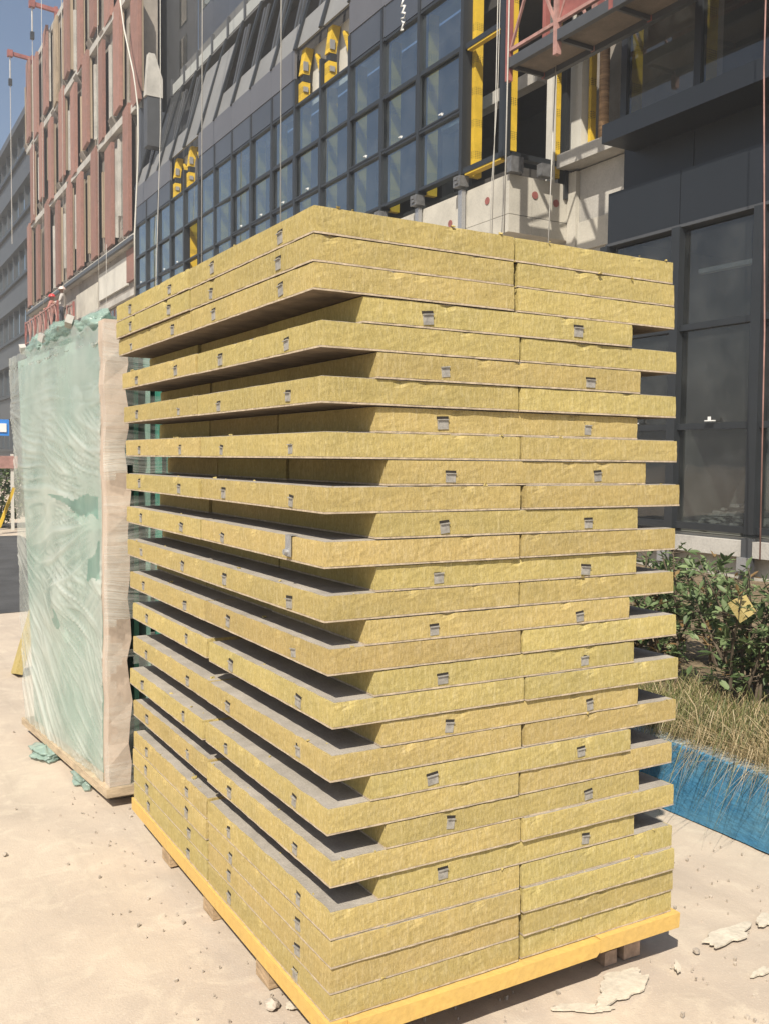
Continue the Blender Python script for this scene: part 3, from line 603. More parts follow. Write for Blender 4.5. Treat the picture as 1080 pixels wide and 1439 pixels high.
wide = [(.992, 2.202), (.992, 2.210), (.993, 2.207), (1.014, 2.220), (1.015, 2.211), (1.026, 2.229), (1.027, 2.241), (1.026, 2.230), (1.029, 2.236), (1.040, 2.249), (1.053, 2.257), (1.048, 2.264), (1.041, 2.250), (1.048, 2.252), (1.051, 2.261), (1.052, 2.264), (1.052, 2.267), (1.053, 2.269)]
lend = [3.838, 3.834, 3.83, 3.857, 3.861, 3.854, 3.842, 3.87, 3.84, 3.867, 3.90, 3.858, 3.878, 3.874, 3.872, 3.868, 3.870, 3.866]
nar = [(1.119, 2.042), (1.161, 2.075), (1.166, 2.08), (1.205, 2.105), (1.165, 2.078), (1.17, 2.083), (1.14, 2.058), (1.168, 2.08), (1.191, 2.103), (1.154, 2.078), (1.204, 2.118), (1.178, 2.114)]
STACK_BASE = H - 1.4255
order = [('w', 17), ('w', 16), ('w', 15), ('w', 14)]
for i in range(11, -1, -1): order += [('n', i), ('w', i + 2)]
order += [('w', 1), ('w', 0)]
z = STACK_BASE
GW, GN = 'slabs of the full-width layers in the yellow stack', 'slabs of the set-back layers in the yellow stack'
for kind, i in order:
    low = kind == 'w' and i >= 14; t = TB if low else T; sz = (t - .0006) / .0662
    if kind == 'w':
        q0, q1 = wide[i]; w2 = .602
        xa = q0 + .301; xb = max(xa + w2 + .002, q1 - .301); ya = Y0 + .451 + rs.uniform(-.003, .004); yb = max(ya + .903, lend[i] - .451) + (.007 if i >= 14 else 0)
        nm = ORD[i] + ' full-width layer' + ('' if i in (0, 17) else ' from the top')
        o = slab(xa, ya, z, 0, f'yellow mineral wool slab at the near corner, {nm}', GW, sz=sz, special=(i == 7))
        if i == 7:
            br = MB().box(-.306, -.3032, -.016, .016, .012, .0665).box(-.306, -.285, -.016, .016, .0668, .0685).tube([(-.306, 0, .024), (-.318, 0, .024)], .008, 8).box(-.3085, -.306, -.013, .013, .014, .034).mesh('bracket', zinc)
            bo = link(bpy.data.objects.new('bracket', br), o); bo.location = (0, -.25, 0)
        slab(xa + rs.uniform(-.006, .006), yb, z, 0, f'yellow mineral wool slab at the left far end, {nm}', GW, sz=sz)
        slab(xb, ya + rs.uniform(-.004, .006), z, 0, f'yellow mineral wool slab at the right end, {nm}', GW, clips=False, sz=sz)
        slab(xb, yb, z, 0, f'yellow mineral wool slab at the hidden back corner, {nm}', GW, clips=False, sz=sz)
    else:
        xc = (nar[i][0] + nar[i][1]) / 2; nm = ('twelfth' if i == 11 else ORD[i]) + ' set-back layer from the top'
        y = Y0 + .302 + rs.uniform(-.004, .010)
        for k, lab in enumerate(('facing the open ground at right', 'in the middle', 'at the far end')):
            slab(xc + rs.uniform(-.008, .008) * (k > 0), y, z, math.pi / 2, f'yellow mineral wool slab {lab}, {nm}', GN, clips=(k == 0), sz=sz); y += .603 + rs.uniform(0, .006)
    z += t
TOPZ = z

def crumbs():
    b = MB(); rn = random.Random(19)
    for k in range(220):
        i = rn.randrange(18); zt = STACK_BASE + (sum(1 for _ in range(17 - i)) + 1) * TB if i >= 14 else STACK_BASE + 4 * TB + (14 - i) * 2 * T if i >= 2 else TOPZ - i * T
        q0 = wide[i][0]; r = abs(rn.gauss(0, .0022)) + .001
        if rn.random() < .5: x, y = q0 + rn.uniform(.004, .05), rn.uniform(2.07, 3.8)
        else: x, y = rn.uniform(q0 + .01, q0 + 1.18), 2.062 + rn.uniform(0, .006)
        if 2 <= i < 14 and x > q0 + .1 and rn.random() < .5: continue
        zt -= .0012
        vs = [(x + r * rn.uniform(.3, 1.6) * sx, y + r * rn.uniform(.3, 1.6) * sy, zt + r * rn.uniform(.6, 1.5) * sz) for sx in (-1, 1) for sy in (-1, 1) for sz in (0, 1)]
        b.add(vs, [(0, 1, 3, 2), (4, 6, 7, 5), (0, 4, 5, 1), (2, 3, 7, 6), (0, 2, 6, 4), (1, 5, 7, 3)])
    tag(b.build('wool_crumbs', wool), 'loose yellow wool crumbs on the edges of the stacked boards', 'crumbs', kind='stuff')
crumbs()
def pallet():
    p = thing('pallet', 'yellow edged wooden pallet under the stack of wool slabs', 'pallet', (1.05, 2.05, 0))
    zt = STACK_BASE - .001; zb = H - 1.475
    MB().box(1.046, 1.10, 2.052, 3.88, zb, zt).build('edge_board', yboard, p)
    MB().prism_y([(1.101, zb - .003), (1.93, zb), (1.943, zb + .012), (1.945, zt - .002), (1.101, zt - .002)], 2.040, 2.10).build('edge_board', yboard, p)
    MB().prism_y([(1.949, zb + .004), (2.283, zb + .002), (2.286, zt + .0005), (1.949, zt + .0005)], 2.046, 2.10).build('edge_board', yboard, p)
    MB().box(2.235, 2.28, 2.101, 3.88, zb, zt).build('edge_board', yboard, p)
    for k in range(6): MB().box(1.102, 2.233, 2.14 + k * .29, 2.30 + k * .29, zt - .022, zt - .0005).build('deck_plank', timber, p)
    for y in (2.26, 2.50, 2.98, 3.46):
        MB().box(1.085 if y > 2.3 else 1.12, 2.1, y + .02, y + .12, 0, zb - .004).build('bearer', timber, p)
    for (x, w_) in ((2.05, .05), (2.13, .07)):
        tag(MB().box(x, x + w_, 2.13, 2.19, 0.0, .03 + w_ * .3).build('brick_piece', brickm, loc=(x, 2.1, 0)), 'broken brick piece under the right end of the pallet, ' + ('nearer the middle' if x < 2.1 else 'nearest the right corner'), 'brick')
pallet()

# ------------------------------------------------------------------ wrapped glass pack at the left
def pack():
    nb, nt_, ft, fb = Vector((1.045, 4.31, .09)), Vector((1.045, 4.30, H + .60)), Vector((.945, 6.20, H + .60)), Vector((.915, 5.58, .09))
    D = .52
    for k in range(9):
        x = .03 + k * .055; top = .02 + [.0, .05, -.04, .03, .0, -.06, .04, .0, -.02][k]
        o = MB(); q = []
        for dx in (x, x + .022): q += [nb + Vector((dx, .03, 0)), nt_ + Vector((dx, .03, top - .05)), ft + Vector((dx, -.05, top - .05)), fb + Vector((dx, -.05, 0))]
        o.add(q, [(0, 1, 2, 3), (7, 6, 5, 4), (0, 4, 5, 1), (1, 5, 6, 2), (2, 6, 7, 3), (3, 7, 4, 0)])
        lab = 'mint green glass sheet facing the open ground in the wrapped pack' if k == 0 else f'green glass sheet standing in the wrapped pack, {ORD[k]} from the open ground'
        tag(o.build('glass_sheet', mint if k % 3 == 0 else glassg, loc=tuple(nb)), lab, 'glass sheet', 'glass sheets in the wrapped pack')
    # timber corner post, wrapped in foam
    b = MB(); ys, N_ = [], 22; rn = random.Random(3)
    for i in range(N_ + 1):
        t = i / N_; zz = .09 + t * 2.09; w_ = .098 + .008 * math.sin(i * 1.9) + rn.uniform(-.004, .004); x0 = 1.028 + .012 * (1 - t) + rn.uniform(-.004, .004)
        b.v += [(x0, 4.225 + rn.uniform(-.006, .006), zz), (x0 + w_, 4.23 + rn.uniform(-.006, .006), zz), (x0 + w_, 4.325, zz), (x0, 4.325, zz)]
    for i in range(N_):
        for k in range(4): b.f.append((i * 4 + k, i * 4 + (k + 1) % 4, i * 4 + 4 + (k + 1) % 4, i * 4 + 4 + k)); b.m.append(0)
    b.f += [(3, 2, 1, 0), (N_ * 4, N_ * 4 + 1, N_ * 4 + 2, N_ * 4 + 3)]; b.m += [0, 0]
    tag(b.build('corner_post', paletimber, loc=(1.05, 4.27, .09)), 'pale foam wrapped timber post at the corner of the glass pack', 'post')
    # stretch film over the face, drawn into fans of wrinkles, with tears
    nu, nv = 190, 250; b = MB(); ridge = []
    def rdg(x): return max(0., 1 - abs(x) / .16) ** 1.5
    for j in range(nv + 1):
        v = j / nv
        for i in range(nu + 1):
            u = i / nu; p = (nb * (1 - u) + fb * u) * (1 - v) + (nt_ * (1 - u) + ft * u) * v
            wx = .04 * noise.noise((u * 3, v * 4, 1)); wy = .025 * noise.noise((u * 3, v * 4, 21))
            rr = 0.
            for cu, cv, k_, lo_, hi_, sd in ((1.12, .84, 9., .55, 1.1, 3.), (-.35, .62, 13., .30, .86, 8.), (1.5, .62, 17., -.1, .52, 5.), (-.3, -.05, 11., -.1, .40, 13.)):
                th = math.atan2((v + wy - cv) * 1.25, (u + wx - cu)); rad = math.hypot(u - cu, v - cv)
                m_ = max(0., min(1., (v - lo_) / .10)) * max(0., min(1., (hi_ - v) / .10)) * max(0., .35 + noise.noise((u * 2.2 + sd, v * 3., sd)) * 1.3)
                rr = max(rr, min(1., m_) * rdg(noise.noise((th * k_, rad * 1.1, sd)))); rr = max(rr, min(1., m_) * .7 * rdg(noise.noise((th * k_ * 2.3, rad * 1.7, sd + 2)))); rr = max(rr, min(1., m_) * .5 * rdg(noise.noise((th * k_ * 4.5, rad * 2.5, sd + 4))))
            n1 = noise.fractal((u * 2.2, v * 3.4, 2), .9, 2.2, 3); edge = min(1, u * 6) * min(1, (1 - u) * 5)
            off = -.012 - .016 * abs(n1) * edge - .013 * rr
            off -= .035 * math.exp(-((u - .45) ** 2 / .01 + (v - .36) ** 2 / .003))
            y = p.y + (.06 * noise.noise((v * 9, 3, 4)) * (u > .9) * (u - .9) * 10); zz = p.z
            if v > .96: zz += .06 * noise.noise((u * 11, 1, 8)) - .01
            if v < .03: zz += .02 * noise.noise((u * 12, 6, 8))
            b.v.append((p.x + off, y, zz)); ridge.append(rr)
    for j in range(nv):
        for i in range(nu):
            u, v = (i + .5) / nu, (j + .5) / nv; nn = noise.fractal((u * 7, v * 14, 11), .9, 2.2, 3) * .03
            if .03 < u < .55 and abs(v - (.595 + .03 * u + nn * .5)) < .030 * (1 - u / .55): continue
            if .02 < u < .12 + nn and .44 < v + nn < .53 - u * .4: continue
            if (u - .47 + nn) ** 2 / .003 + (v - .315 + nn) ** 2 / .0005 < 1: continue
            a = j * (nu + 1) + i; b.f.append((a, a + nu + 1, a + nu + 2, a + 1)); b.m.append(0)
    F = tag(b.build('stretch_film', film, smooth=True, loc=tuple(nb)), 'wrinkled translucent stretch film wrapped round the green glass pack', 'film')
    F.data.attributes.new('ridge', 'FLOAT', 'POINT').data.foreach_set('value', ridge)
    # film turned round the near end, over the post
    b = MB(); nu, nv = 24, 60
    for j in range(nv + 1):
        v = j / nv
        for i in range(nu + 1):
            u = i / nu; n1 = noise.fractal((u * 3, v * 26, 4), .8, 2.2, 3) * .012
            x = 1.015 + u * .60; b.v.append((x, 4.20 - n1 - .02 * math.sin(min(1, u * 3) * math.pi) , .10 + v * 2.06))
    for j in range(nv):
        for i in range(nu):
            if noise.noise((i * .15, j * .22, 9)) > .22: continue
            a = j * (nu + 1) + i; b.f.append((a, a + 1, a + nu + 2, a + nu + 1)); b.m.append(0)
    b.build('end_film', filmw, F, smooth=True)
    pl = thing('pallet', 'low yellowish timber pallet under the wrapped glass pack', 'pallet', (1.05, 4.2, 0))
    MB().add([(1.02, 4.20, .05), (1.62, 4.20, .05), (1.60, 5.62, .05), (.89, 5.62, .05), (1.02, 4.20, .088), (1.62, 4.20, .088), (1.60, 5.62, .088), (.89, 5.62, .088)], [(3, 2, 1, 0), (4, 5, 6, 7), (0, 1, 5, 4), (1, 2, 6, 5), (2, 3, 7, 6), (3, 0, 4, 7)]).build('deck', paledeck, pl)
    for y in (4.32, 4.9, 5.5): P('bearer', timber, pl, 1.06 - (y - 4.3) * .08, 1.58, y, y + .09, .0, .049)
    # ragged film and foam along the top
    rn = random.Random(15)
    def crumple(c, rx, ry, rz, seed, m, name, label, cat, flat=False):
        b = MB(); n, k = 40, 24
        for j in range(k + 1):
            th = math.pi * j / k
            for i in range(n):
                ph = 2 * math.pi * i / n; d = 1 + .45 * noise.fractal((math.cos(ph) * 1.8 + seed, math.sin(ph) * 1.8, math.cos(th) * 1.8), .8, 2.2, 4)
                b.v.append((c[0] + rx * math.sin(th) * math.cos(ph) * d, c[1] + ry * math.sin(th) * math.sin(ph) * d, max(c[2] + rz * math.cos(th) * d, .003 if flat else -9)))
        for j in range(k):
            for i in range(n): b.f.append((j * n + i, (j + 1) * n + i, (j + 1) * n + (i + 1) % n, j * n + (i + 1) % n)); b.m.append(0)
        return tag(b.build(name, m, loc=c, smooth=True), label, cat)
    zt = H + .62
    for c, r, m, lab in (((1.04, 5.75, zt), (.06, .30, .07), film2, 'torn green film bunched on the far top end of the glass pack'), ((1.06, 5.2, zt + .01), (.08, .26, .07), film2, 'torn green film bunched on the middle top of the glass pack'), ((1.1, 4.66, zt), (.08, .22, .06), film2, 'torn green film bunched on top next to the foam post')):
        crumple(c, *r, rn.random() * 9, m, 'torn_film', lab, 'film')
    for c, lab in (((1.0, 4.78, zt + .03), 'white foam corner block on top of the pack nearest the foam post'), ((1.0, 5.45, zt + .02), 'white foam corner block in the middle of the pack top'), ((.98, 5.98, zt + .01), 'white foam corner block at the far end of the pack top')):
        o = MB().box(-.02, .015, -.035, .035, -.022, .02).build('foam_block', concrete, loc=(0, 0, 0)); o.location = c; o.rotation_euler = (rn.uniform(-.4, .4), rn.uniform(-.3, .3), rn.uniform(-.3, .3)); tag(o, lab, 'foam block')
    crumple((.93, 5.12, .02), .08, .13, .03, 3., film2, 'film_scrap', 'crumpled turquoise film scrap on the ground by the far end of the pack', 'film scrap', True)
    crumple((1.02, 4.62, .02), .06, .12, .03, 6., film2, 'film_scrap', 'crumpled pale turquoise film scrap on the ground under the near corner of the pack', 'film scrap', True)
    b = MB().bar((1.10, 7.15, .0), (1.26, 7.25, .48), .22, .05, up=(1, 0, 0)); tag(b.build('leaning_board', wool, loc=(1.1, 7.2, 0)), 'olive wool offcut leaning behind the wrapped glass pack', 'board')
pack()

# ------------------------------------------------------------------ planter, shrubs, grass
def planter():
    p = thing('planter', 'low blue painted planter wall behind the slab stack', 'planter', (3.22, 2.5, 0))
    b = MB(); n = 320; x0 = 3.225
    for i in range(n + 1):
        y = -3 + 12 * i / n; w1 = noise.noise((y * 2, 0, 0)) * .010 + noise.noise((y * 11, 0, 3)) * .004; tp = .316 + noise.noise((y * 3, 4, 0)) * .012 + noise.noise((y * 14, 7, 0)) * .005
        b.v += [(x0 + w1 + .01, y, 0), (x0 + w1, y, .15), (x0 + w1 + .004, y, tp - .008), (x0 + w1 + .014, y, tp), (x0 + .12, y, tp), (x0 + .12, y, 0)]
    for i in range(n):
        for k in range(5): b.f.append((i * 6 + k, i * 6 + k + 1, i * 6 + 7 + k, i * 6 + 6 + k)); b.m.append(1 if k == 3 else 0)
    b.f += [tuple(range(6))[::-1], tuple(n * 6 + k for k in range(6))]; b.m += [0, 0]
    b.build('wall', [bluep, capm], p)
    b = MB(); nx, ny = 40, 90
    for j in range(ny + 1):
        for i in range(nx + 1):
            x = 3.34 + (8.4 - 3.34) * (i / nx) ** 1.8; y = -3 + 12 * j / ny
            b.v.append((x, y, .29 + noise.fractal((x * 2, y * 2, 3), .9, 2, 4) * .04 + .05 * min(1, (x - 3.34) / .5)))
    for j in range(ny):
        for i in range(nx): a = j * (nx + 1) + i; b.f.append((a, a + 1, a + nx + 2, a + nx + 1)); b.m.append(0)
    b.build('soil', soilm, p, smooth=True)
planter()
def leaf(b, p, d, up, L, Wd, mi):
    s = d.cross(up).normalized() * Wd; n = s.cross(d).normalized(); m_ = p + d * L * .5 + n * L * .06
    b.add([p, m_ - s * .9 - d * L * .12, m_ - s * .75 + d * L * .2, p + d * L, m_ + s * .75 + d * L * .2, m_ + s * .9 - d * L * .12, m_ - n * Wd * .35], [(0, 6, 1), (1, 6, 2), (2, 6, 3), (3, 6, 4), (4, 6, 5), (5, 6, 0)], mi)
def shrub(x, y, ht, sp, seed, label, nst=11):
    rn = random.Random(seed); t = thing('shrub', label, 'shrub', (x, y, .33), 'leafy shrubs in the blue planter'); st, fo = MB(), MB()
    for k in range(nst):
        a = rn.uniform(0, 6.28); lean = rn.uniform(.1, 1) * sp; top = Vector((x + math.cos(a) * lean, y + math.sin(a) * lean, .33 + ht * rn.uniform(.55, 1.0)))
        b0 = Vector((x + rn.uniform(-.08, .08), y + rn.uniform(-.08, .08), .28)); mid = (b0 + top) / 2 + Vector((rn.uniform(-.05, .05), rn.uniform(-.05, .05), .06))
        pts = [b0, b0.lerp(mid, .5) + Vector((rn.uniform(-.02, .02),) * 3), mid, mid.lerp(top, .55), top]
        st.tube(pts, [.010, .009, .007, .005, .003], 5)
        for j in range(rn.randint(20, 28)):
            f = rn.uniform(.22, 1); i = min(3, int(f * 4)); c = pts[i].lerp(pts[i + 1], f * 4 - i)
            tw = Vector((rn.gauss(0, 1), rn.gauss(0, 1), rn.gauss(.3, .6))).normalized() * rn.uniform(.03, .13); e = c + tw
            st.tube([c, e], [.003, .0015], 4); dry = rn.random() < (.22 if f < .6 else .06)
            for m_ in range(rn.randint(3, 6)):
                d = (tw.normalized() * .8 + Vector((rn.gauss(0, .8), rn.gauss(0, .8), rn.gauss(.05, .5)))).normalized(); L = (rn.uniform(.022, .05) if rn.random() < .4 else rn.uniform(.045, .09)) * (.7 if dry else 1)
                leaf(fo, e - tw * .25 * m_ / 4, d, Vector((rn.gauss(0, .3), rn.gauss(0, .3), 1)).normalized(), L, L * .21, 1 if dry else 0)
    st.build('stem', bark, t); fo.build('crown', [leafa, leafb], t, smooth=True)
for a in ((4.0, 3.72, .78, .32, 1, 'leafy green shrub in the planter nearest the stack of slabs'), (4.05, 3.22, .74, .34, 2, 'leafy green shrub in the planter holding the yellow wool scrap'), (4.1, 2.78, .72, .34, 3, 'leafy green shrub cut by the right edge of the picture'), (4.7, 3.95, .66, .34, 5, 'leafy green shrub behind the others in front of the concrete plinth'), (4.3, 4.35, .50, .34, 6, 'leafy green shrub mostly hidden behind the right end of the stack')): shrub(*a)
def grass(name, label, n, seed, m, f, lo, hi, wd):
    rn = random.Random(seed); b = MB()
    for _ in range(n):
        x, y, bend = f(rn); z0 = .27 if x > 3.34 else .30; L = rn.uniform(lo, hi); a = rn.uniform(0, 6.28); d = Vector((math.cos(a) * .6 + bend, math.sin(a) * .6, 0)); w_ = Vector((-math.sin(a), math.cos(a), 0)) * wd
        p = Vector((x, y, z0)); k = rn.uniform(.25, .9); zz = rn.uniform(.15, 1.)
        p1 = p + d * L * .25 * k + Vector((0, 0, L * .45 * zz)); p2 = p + d * L * .6 * k + Vector((0, 0, L * .62 * zz)); p3 = p + d * L * 1.0 * k + Vector((0, 0, L * (.55 - .7 * abs(bend)) * zz))
        b.add([p - w_, p + w_, p1 + w_ * .8, p1 - w_ * .8, p2 + w_ * .55, p2 - w_ * .55, p3], [(0, 1, 2, 3), (3, 2, 4, 5), (5, 4, 6)])
    tag(b.build(name, m), label, 'grass', kind='stuff')
def clump(rn):
    c = rn.choice(((3.65, 3.25), (3.55, 2.9), (3.7, 2.6), (3.5, 2.45), (3.6, 3.6), (3.45, 3.05), (3.8, 2.9), (3.6, 2.2), (3.9, 3.4))); return (max(3.36, c[0] + rn.gauss(0, .11)), c[1] + rn.gauss(0, .14), rn.gauss(-.2, .75))
def spread(rn): return (rn.uniform(3.36, 4.6), rn.uniform(1.4, 6.), rn.gauss(0, .3))
def edge(rn): return (rn.uniform(3.30, 3.40), rn.gauss(2.62, .28), rn.uniform(-1.2, -.5))
grass('dry_grass', 'dry straw coloured grass heaped along the planter edge', 4200, 1, grassd, clump, .14, .34, .0022)
grass('green_grass', 'olive green grass growing among the straw in the planter', 5200, 2, grassg, clump, .16, .36, .0024)
grass('sparse_grass', 'sparse short grass over the planter soil', 3000, 3, grassg, spread, .08, .2, .0022)
grass('hanging_grass', 'long dry blades hanging down over the blue wall', 420, 4, grassd, edge, .2, .46, .0018)
o = MB().prism([(-.075, -.04), (.05, -.06), (.085, .03), (-.04, .065)], -.02, .02).build('wool_scrap', wool, loc=(0, 0, 0)); o.location = (3.86, 3.12, H - .72); o.rotation_euler = (.9, -.3, .4); tag(o, 'torn yellow wool scrap caught in the shrub', 'wool scrap')

# ------------------------------------------------------------------ suspended platforms, ropes, jibs, workers
def platform(x0, x1, y0, y1, z, label, bay=1.0, mesh_from=1, leg=True):
    t = thing('suspended_platform', label, 'platform', (x0, y1, z))
    n = max(2, round((y1 - y0) / bay))
    fb = (y1 - y0) / n
    for k in range(n): P('floor_panel', plyw, t, x0 + .04, x1 - .04, y1 - (k + 1) * fb + .02, y1 - k * fb - .02, z, z + .03)
    for k in range(n + 1):
        y = y1 - k * fb; P('floor_bearer', frame2, t, x0 + .041, x1 - .041, y - .019, y + .019, z - .05, z + .029)
    for x in (x0, x1):
        P('side_beam', frame2, t, x - .035, x + .035, y0, y1, z - .07, z + .06); P('lower_rail', pinkpaint, t, x - .025, x + .025, y0, y1, z + .14, z + .18)
        P('top_rail', pinkpaint, t, x - .025, x + .025, y0, y1, z + 1.05, z + 1.1)
        for k in range(n + 1):
            y = y1 - k * fb; P('post', redpaint if k % 2 == 0 or k == 0 else pinkpaint, t, x - .036, x + .036, y - .035, y + .035, z - (.22 if leg and k < 2 and x == x0 else .06), z + 1.15)
            if k < n:
                if k >= mesh_from: P('toe_panel', redpaint, t, x - .008, x + .008, y - fb + .04, y - .04, z + .185, z + .62)
                a, b = ((x, y - .04, z + .18), (x, y - fb / 2, z + 1.05)); MB().bar(a, b, .03, .03).build('diagonal_brace', pinkpaint, t)
                MB().bar((x, y - fb / 2, z + 1.04), (x, y - fb + .04, z + .18), .03, .03).build('diagonal_brace', pinkpaint, t)
    return t
platform(7.6, 8.2, 5.3, 10.02, h(5.10), 'faded red suspended work platform hanging at the top right')
platform(7.55, 8.15, 38.3, 45.4, h(4.85), 'small red suspended work platform with two workers before the red panelled building', bay=1.1, mesh_from=99, leg=False)
def ropet(pts, r, label, name='rope', m=None, cat='rope'):
    tag(MB().tube(pts, r * (.7 if name == 'rope' else .8), 6).build(name, m or rope, smooth=True, loc=pts[-1]), label, cat, 'ropes hanging before the facades' if name == 'rope' else None)
ropet([(7.9, 26.0, 25), (7.9, 26.05, h(9)), (7.9, 26.5, h(5)), (7.9, 26.6, h(3))], .016, 'pale rope left of the yellow gap, with a knot')
ropet([(7.9, 22.5, 24), (7.9, 22.7, h(3.3))], .018, 'pale rope hanging just right of the first yellow gap')
ropet([(7.9, 17.95, 22), (7.9, 17.9, h(3.2))], .016, 'pale rope hanging between the two yellow gaps')
ropet([(7.55, 9.92, 16), (7.55, 9.98, h(5)), (7.7, 10.2, h(2.6))], .014, 'pale rope hanging from the near end of the big platform')
ropet([(7.9, 10.62, 16), (7.9, 10.7, h(5)), (7.9, 10.75, h(2.5))], .010, 'thin grey rope left of the big platform')
ropet([(7.9, 10.5, 16), (7.9, 10.66, h(5)), (7.9, 10.78, h(3.6)), (7.9, 10.78, h(2.5))], .008, 'thinnest grey rope bowing left of the big platform')
ropet([(8.15, 9.75, h(5.1)), (7.95, 9.6, h(2.5))], .011, 'pale rope running down from under the big platform')
ropet([(7.4, 6.0, 14), (7.4, 5.93, h(3.6)), (7.4, 5.83, h(1.2)), (7.4, 5.8, h(-.9))], .011, 'pinkish rope at the right edge of the picture', m=pinkpaint)
ropet([(7.9, 33.0, 26), (7.9, 33.2, h(3))], .014, 'pale rope before the red panels, ending above the foam post')
ropet([(7.9, 32.1, h(7)), (7.9, 32.2, h(3))], .010, 'short thin rope below the red panels next to the yellow strip')
ropet([(7.85, 42.5, 28), (7.85, 42.8, h(4.9))], .016, 'pale rope holding the far end of the small platform')
ropet([(7.85, 38.6, 28), (7.85, 38.6, h(4.9))], .016, 'pale rope holding the near end of the small platform')
ropet([(8.1, 31.4, h(15.5)), (8.1, 31.0, h(14.5)), (8.1, 30.5, h(13.4)), (8.1, 29.45, h(11.7)), (8.1, 29.0, h(10.5)), (8.1, 28.95, h(9.5)), (8.1, 29.02, h(8.8)), (8.1, 29.4, h(6.8)), (8.1, 29.4, h(5))], .035, 'thick white hose curving down beside the red panels', 'hose', whitew, 'hose')
kn = [(8.22, 13.72 + .07 * math.sin(k * 1.7), h(7.52 - k * .035 + .03 * math.cos(k * 2.3))) for k in range(14)]
tag(MB().tube(kn, .016, 6).build('knotted_rope', whitep, smooth=True, loc=kn[-1]), 'short knotted white rope hanging on the upper glass', 'rope')
def jib(y, x0, x1, z, label):
    t = thing('roof_jib', label, 'jib', (x1, y, z), 'red jibs on the roof of the panelled building')
    MB().bar((x0, y, z), (x1 + .8, y, z - .12), .16, .16).build('arm', redpaint, t); MB().box(x0 - .12, x0 + .12, y - .12, y + .12, z - .16, z + .14).build('head', redpaint, t)
    MB().tube([(x0, y, z - .1), (x0, y, z - 1.2)], .03, 6).build('cable', rope, t); MB().box(x0 - .08, x0 + .08, y - .08, y + .08, z - 1.5, z - 1.2).build('hook_block', frame, t)
    MB().tube([(x0, y, z - 1.5), (x0, y, z - 9)], .016, 5).build('cable', rope, t); MB().bar((x1, y, z - 2.4), (x1, y, z + .1), .14, .14).build('mast', redpaint, t)
jib(44.2, 7.75, 8.75, h(19.55), 'red roof jib at the top edge of the picture'); jib(49.2, 7.6, 8.62, h(19.2), 'lower red roof jib further left against the sky')
def worker(x, y, z, shirt, helm, label, turn):
    t = thing('person', label, 'person', (x, y, z))
    J = {'pel': (0, 0, .92), 'chest': (0, .02, 1.28), 'neck': (0, .02, 1.47), 'head': (0, -.02, 1.60), 'crown': (0, -.01, 1.68), 'ls': (-.19, .02, 1.40), 'le': (-.27, -.06, 1.14), 'lh': (-.16, -.30, 1.06), 'rs': (.19, .02, 1.40), 're': (.28, -.04, 1.14), 'rh': (.14, -.32, 1.10), 'lk': (-.11, -.03, .50), 'la': (-.12, .03, .09), 'lt': (-.13, -.14, .04), 'rk': (.11, -.03, .50), 'ra': (.12, .05, .09), 'rt': (.13, -.12, .04), 'lp': (-.10, 0, .86), 'rp': (.10, 0, .86)}
    E_ = [('pel', 'chest'), ('chest', 'neck'), ('neck', 'head'), ('head', 'crown'), ('chest', 'ls'), ('ls', 'le'), ('le', 'lh'), ('chest', 'rs'), ('rs', 're'), ('re', 'rh'), ('pel', 'lp'), ('lp', 'lk'), ('lk', 'la'), ('la', 'lt'), ('pel', 'rp'), ('rp', 'rk'), ('rk', 'ra'), ('ra', 'rt')]
    rad = {'pel': .15, 'chest': .17, 'neck': .06, 'head': .10, 'crown': .085, 'ls': .075, 'rs': .075, 'le': .052, 're': .052, 'lh': .042, 'rh': .042, 'lk': .07, 'rk': .07, 'la': .05, 'ra': .05, 'lt': .045, 'rt': .045, 'lp': .10, 'rp': .10}
    ks = list(J); me = bpy.data.meshes.new('body'); me.from_pydata([J[k] for k in ks], [(ks.index(a), ks.index(b)) for a, b in E_], [])
    tmp = bpy.data.objects.new('body', me); COL.objects.link(tmp); md = tmp.modifiers.new('s', 'SKIN'); md.use_smooth_shade = True
    for i, k in enumerate(ks): me.skin_vertices[0].data[i].radius = (rad[k], rad[k]); me.skin_vertices[0].data[i].use_root = (k == 'pel')
    tmp.modifiers.new('u', 'SUBSURF').levels = 1
    dg = bpy.context.evaluated_depsgraph_get(); m2 = bpy.data.meshes.new_from_object(tmp.evaluated_get(dg)); bpy.data.objects.remove(tmp)
    for m_ in (shirt, skin, trous): m2.materials.append(m_)
    for p in m2.polygons: c = p.center; p.material_index = 1 if c.z > 1.49 or (c.y < -.25 and .9 < c.z < 1.2) else (2 if c.z < .93 else 0)
    link(bpy.data.objects.new('body', m2), t)
    b = MB(); n = 14
    for j in range(6):
        th = j / 5 * math.pi / 2
        for i in range(n): a = 2 * math.pi * i / n; b.v.append((.128 * math.cos(th) * math.cos(a), -.01 + .145 * math.cos(th) * math.sin(a), 1.645 + .125 * math.sin(th)))
    for j in range(5):
        for i in range(n): b.f.append((j * n + i, j * n + (i + 1) % n, (j + 1) * n + (i + 1) % n, (j + 1) * n + i)); b.m.append(0)
    b.add([(.16 * math.cos(2 * math.pi * i / n), -.02 + .18 * math.sin(2 * math.pi * i / n), 1.642) for i in range(n)], [tuple(range(n))])
    o = bpy.data.objects.new('helmet', b.mesh('helmet', helm, smooth=True)); link(o, t); t.rotation_euler.z = turn
worker(7.85, 40.9, h(4.88), cloth_r, helm_r, 'worker in a red helmet and rust jacket standing on the small platform', -2.2)
worker(7.85, 38.9, h(4.88), cloth_g, helm_w, 'worker in a pale helmet and grey shirt on the near end of the small platform', -2.0)

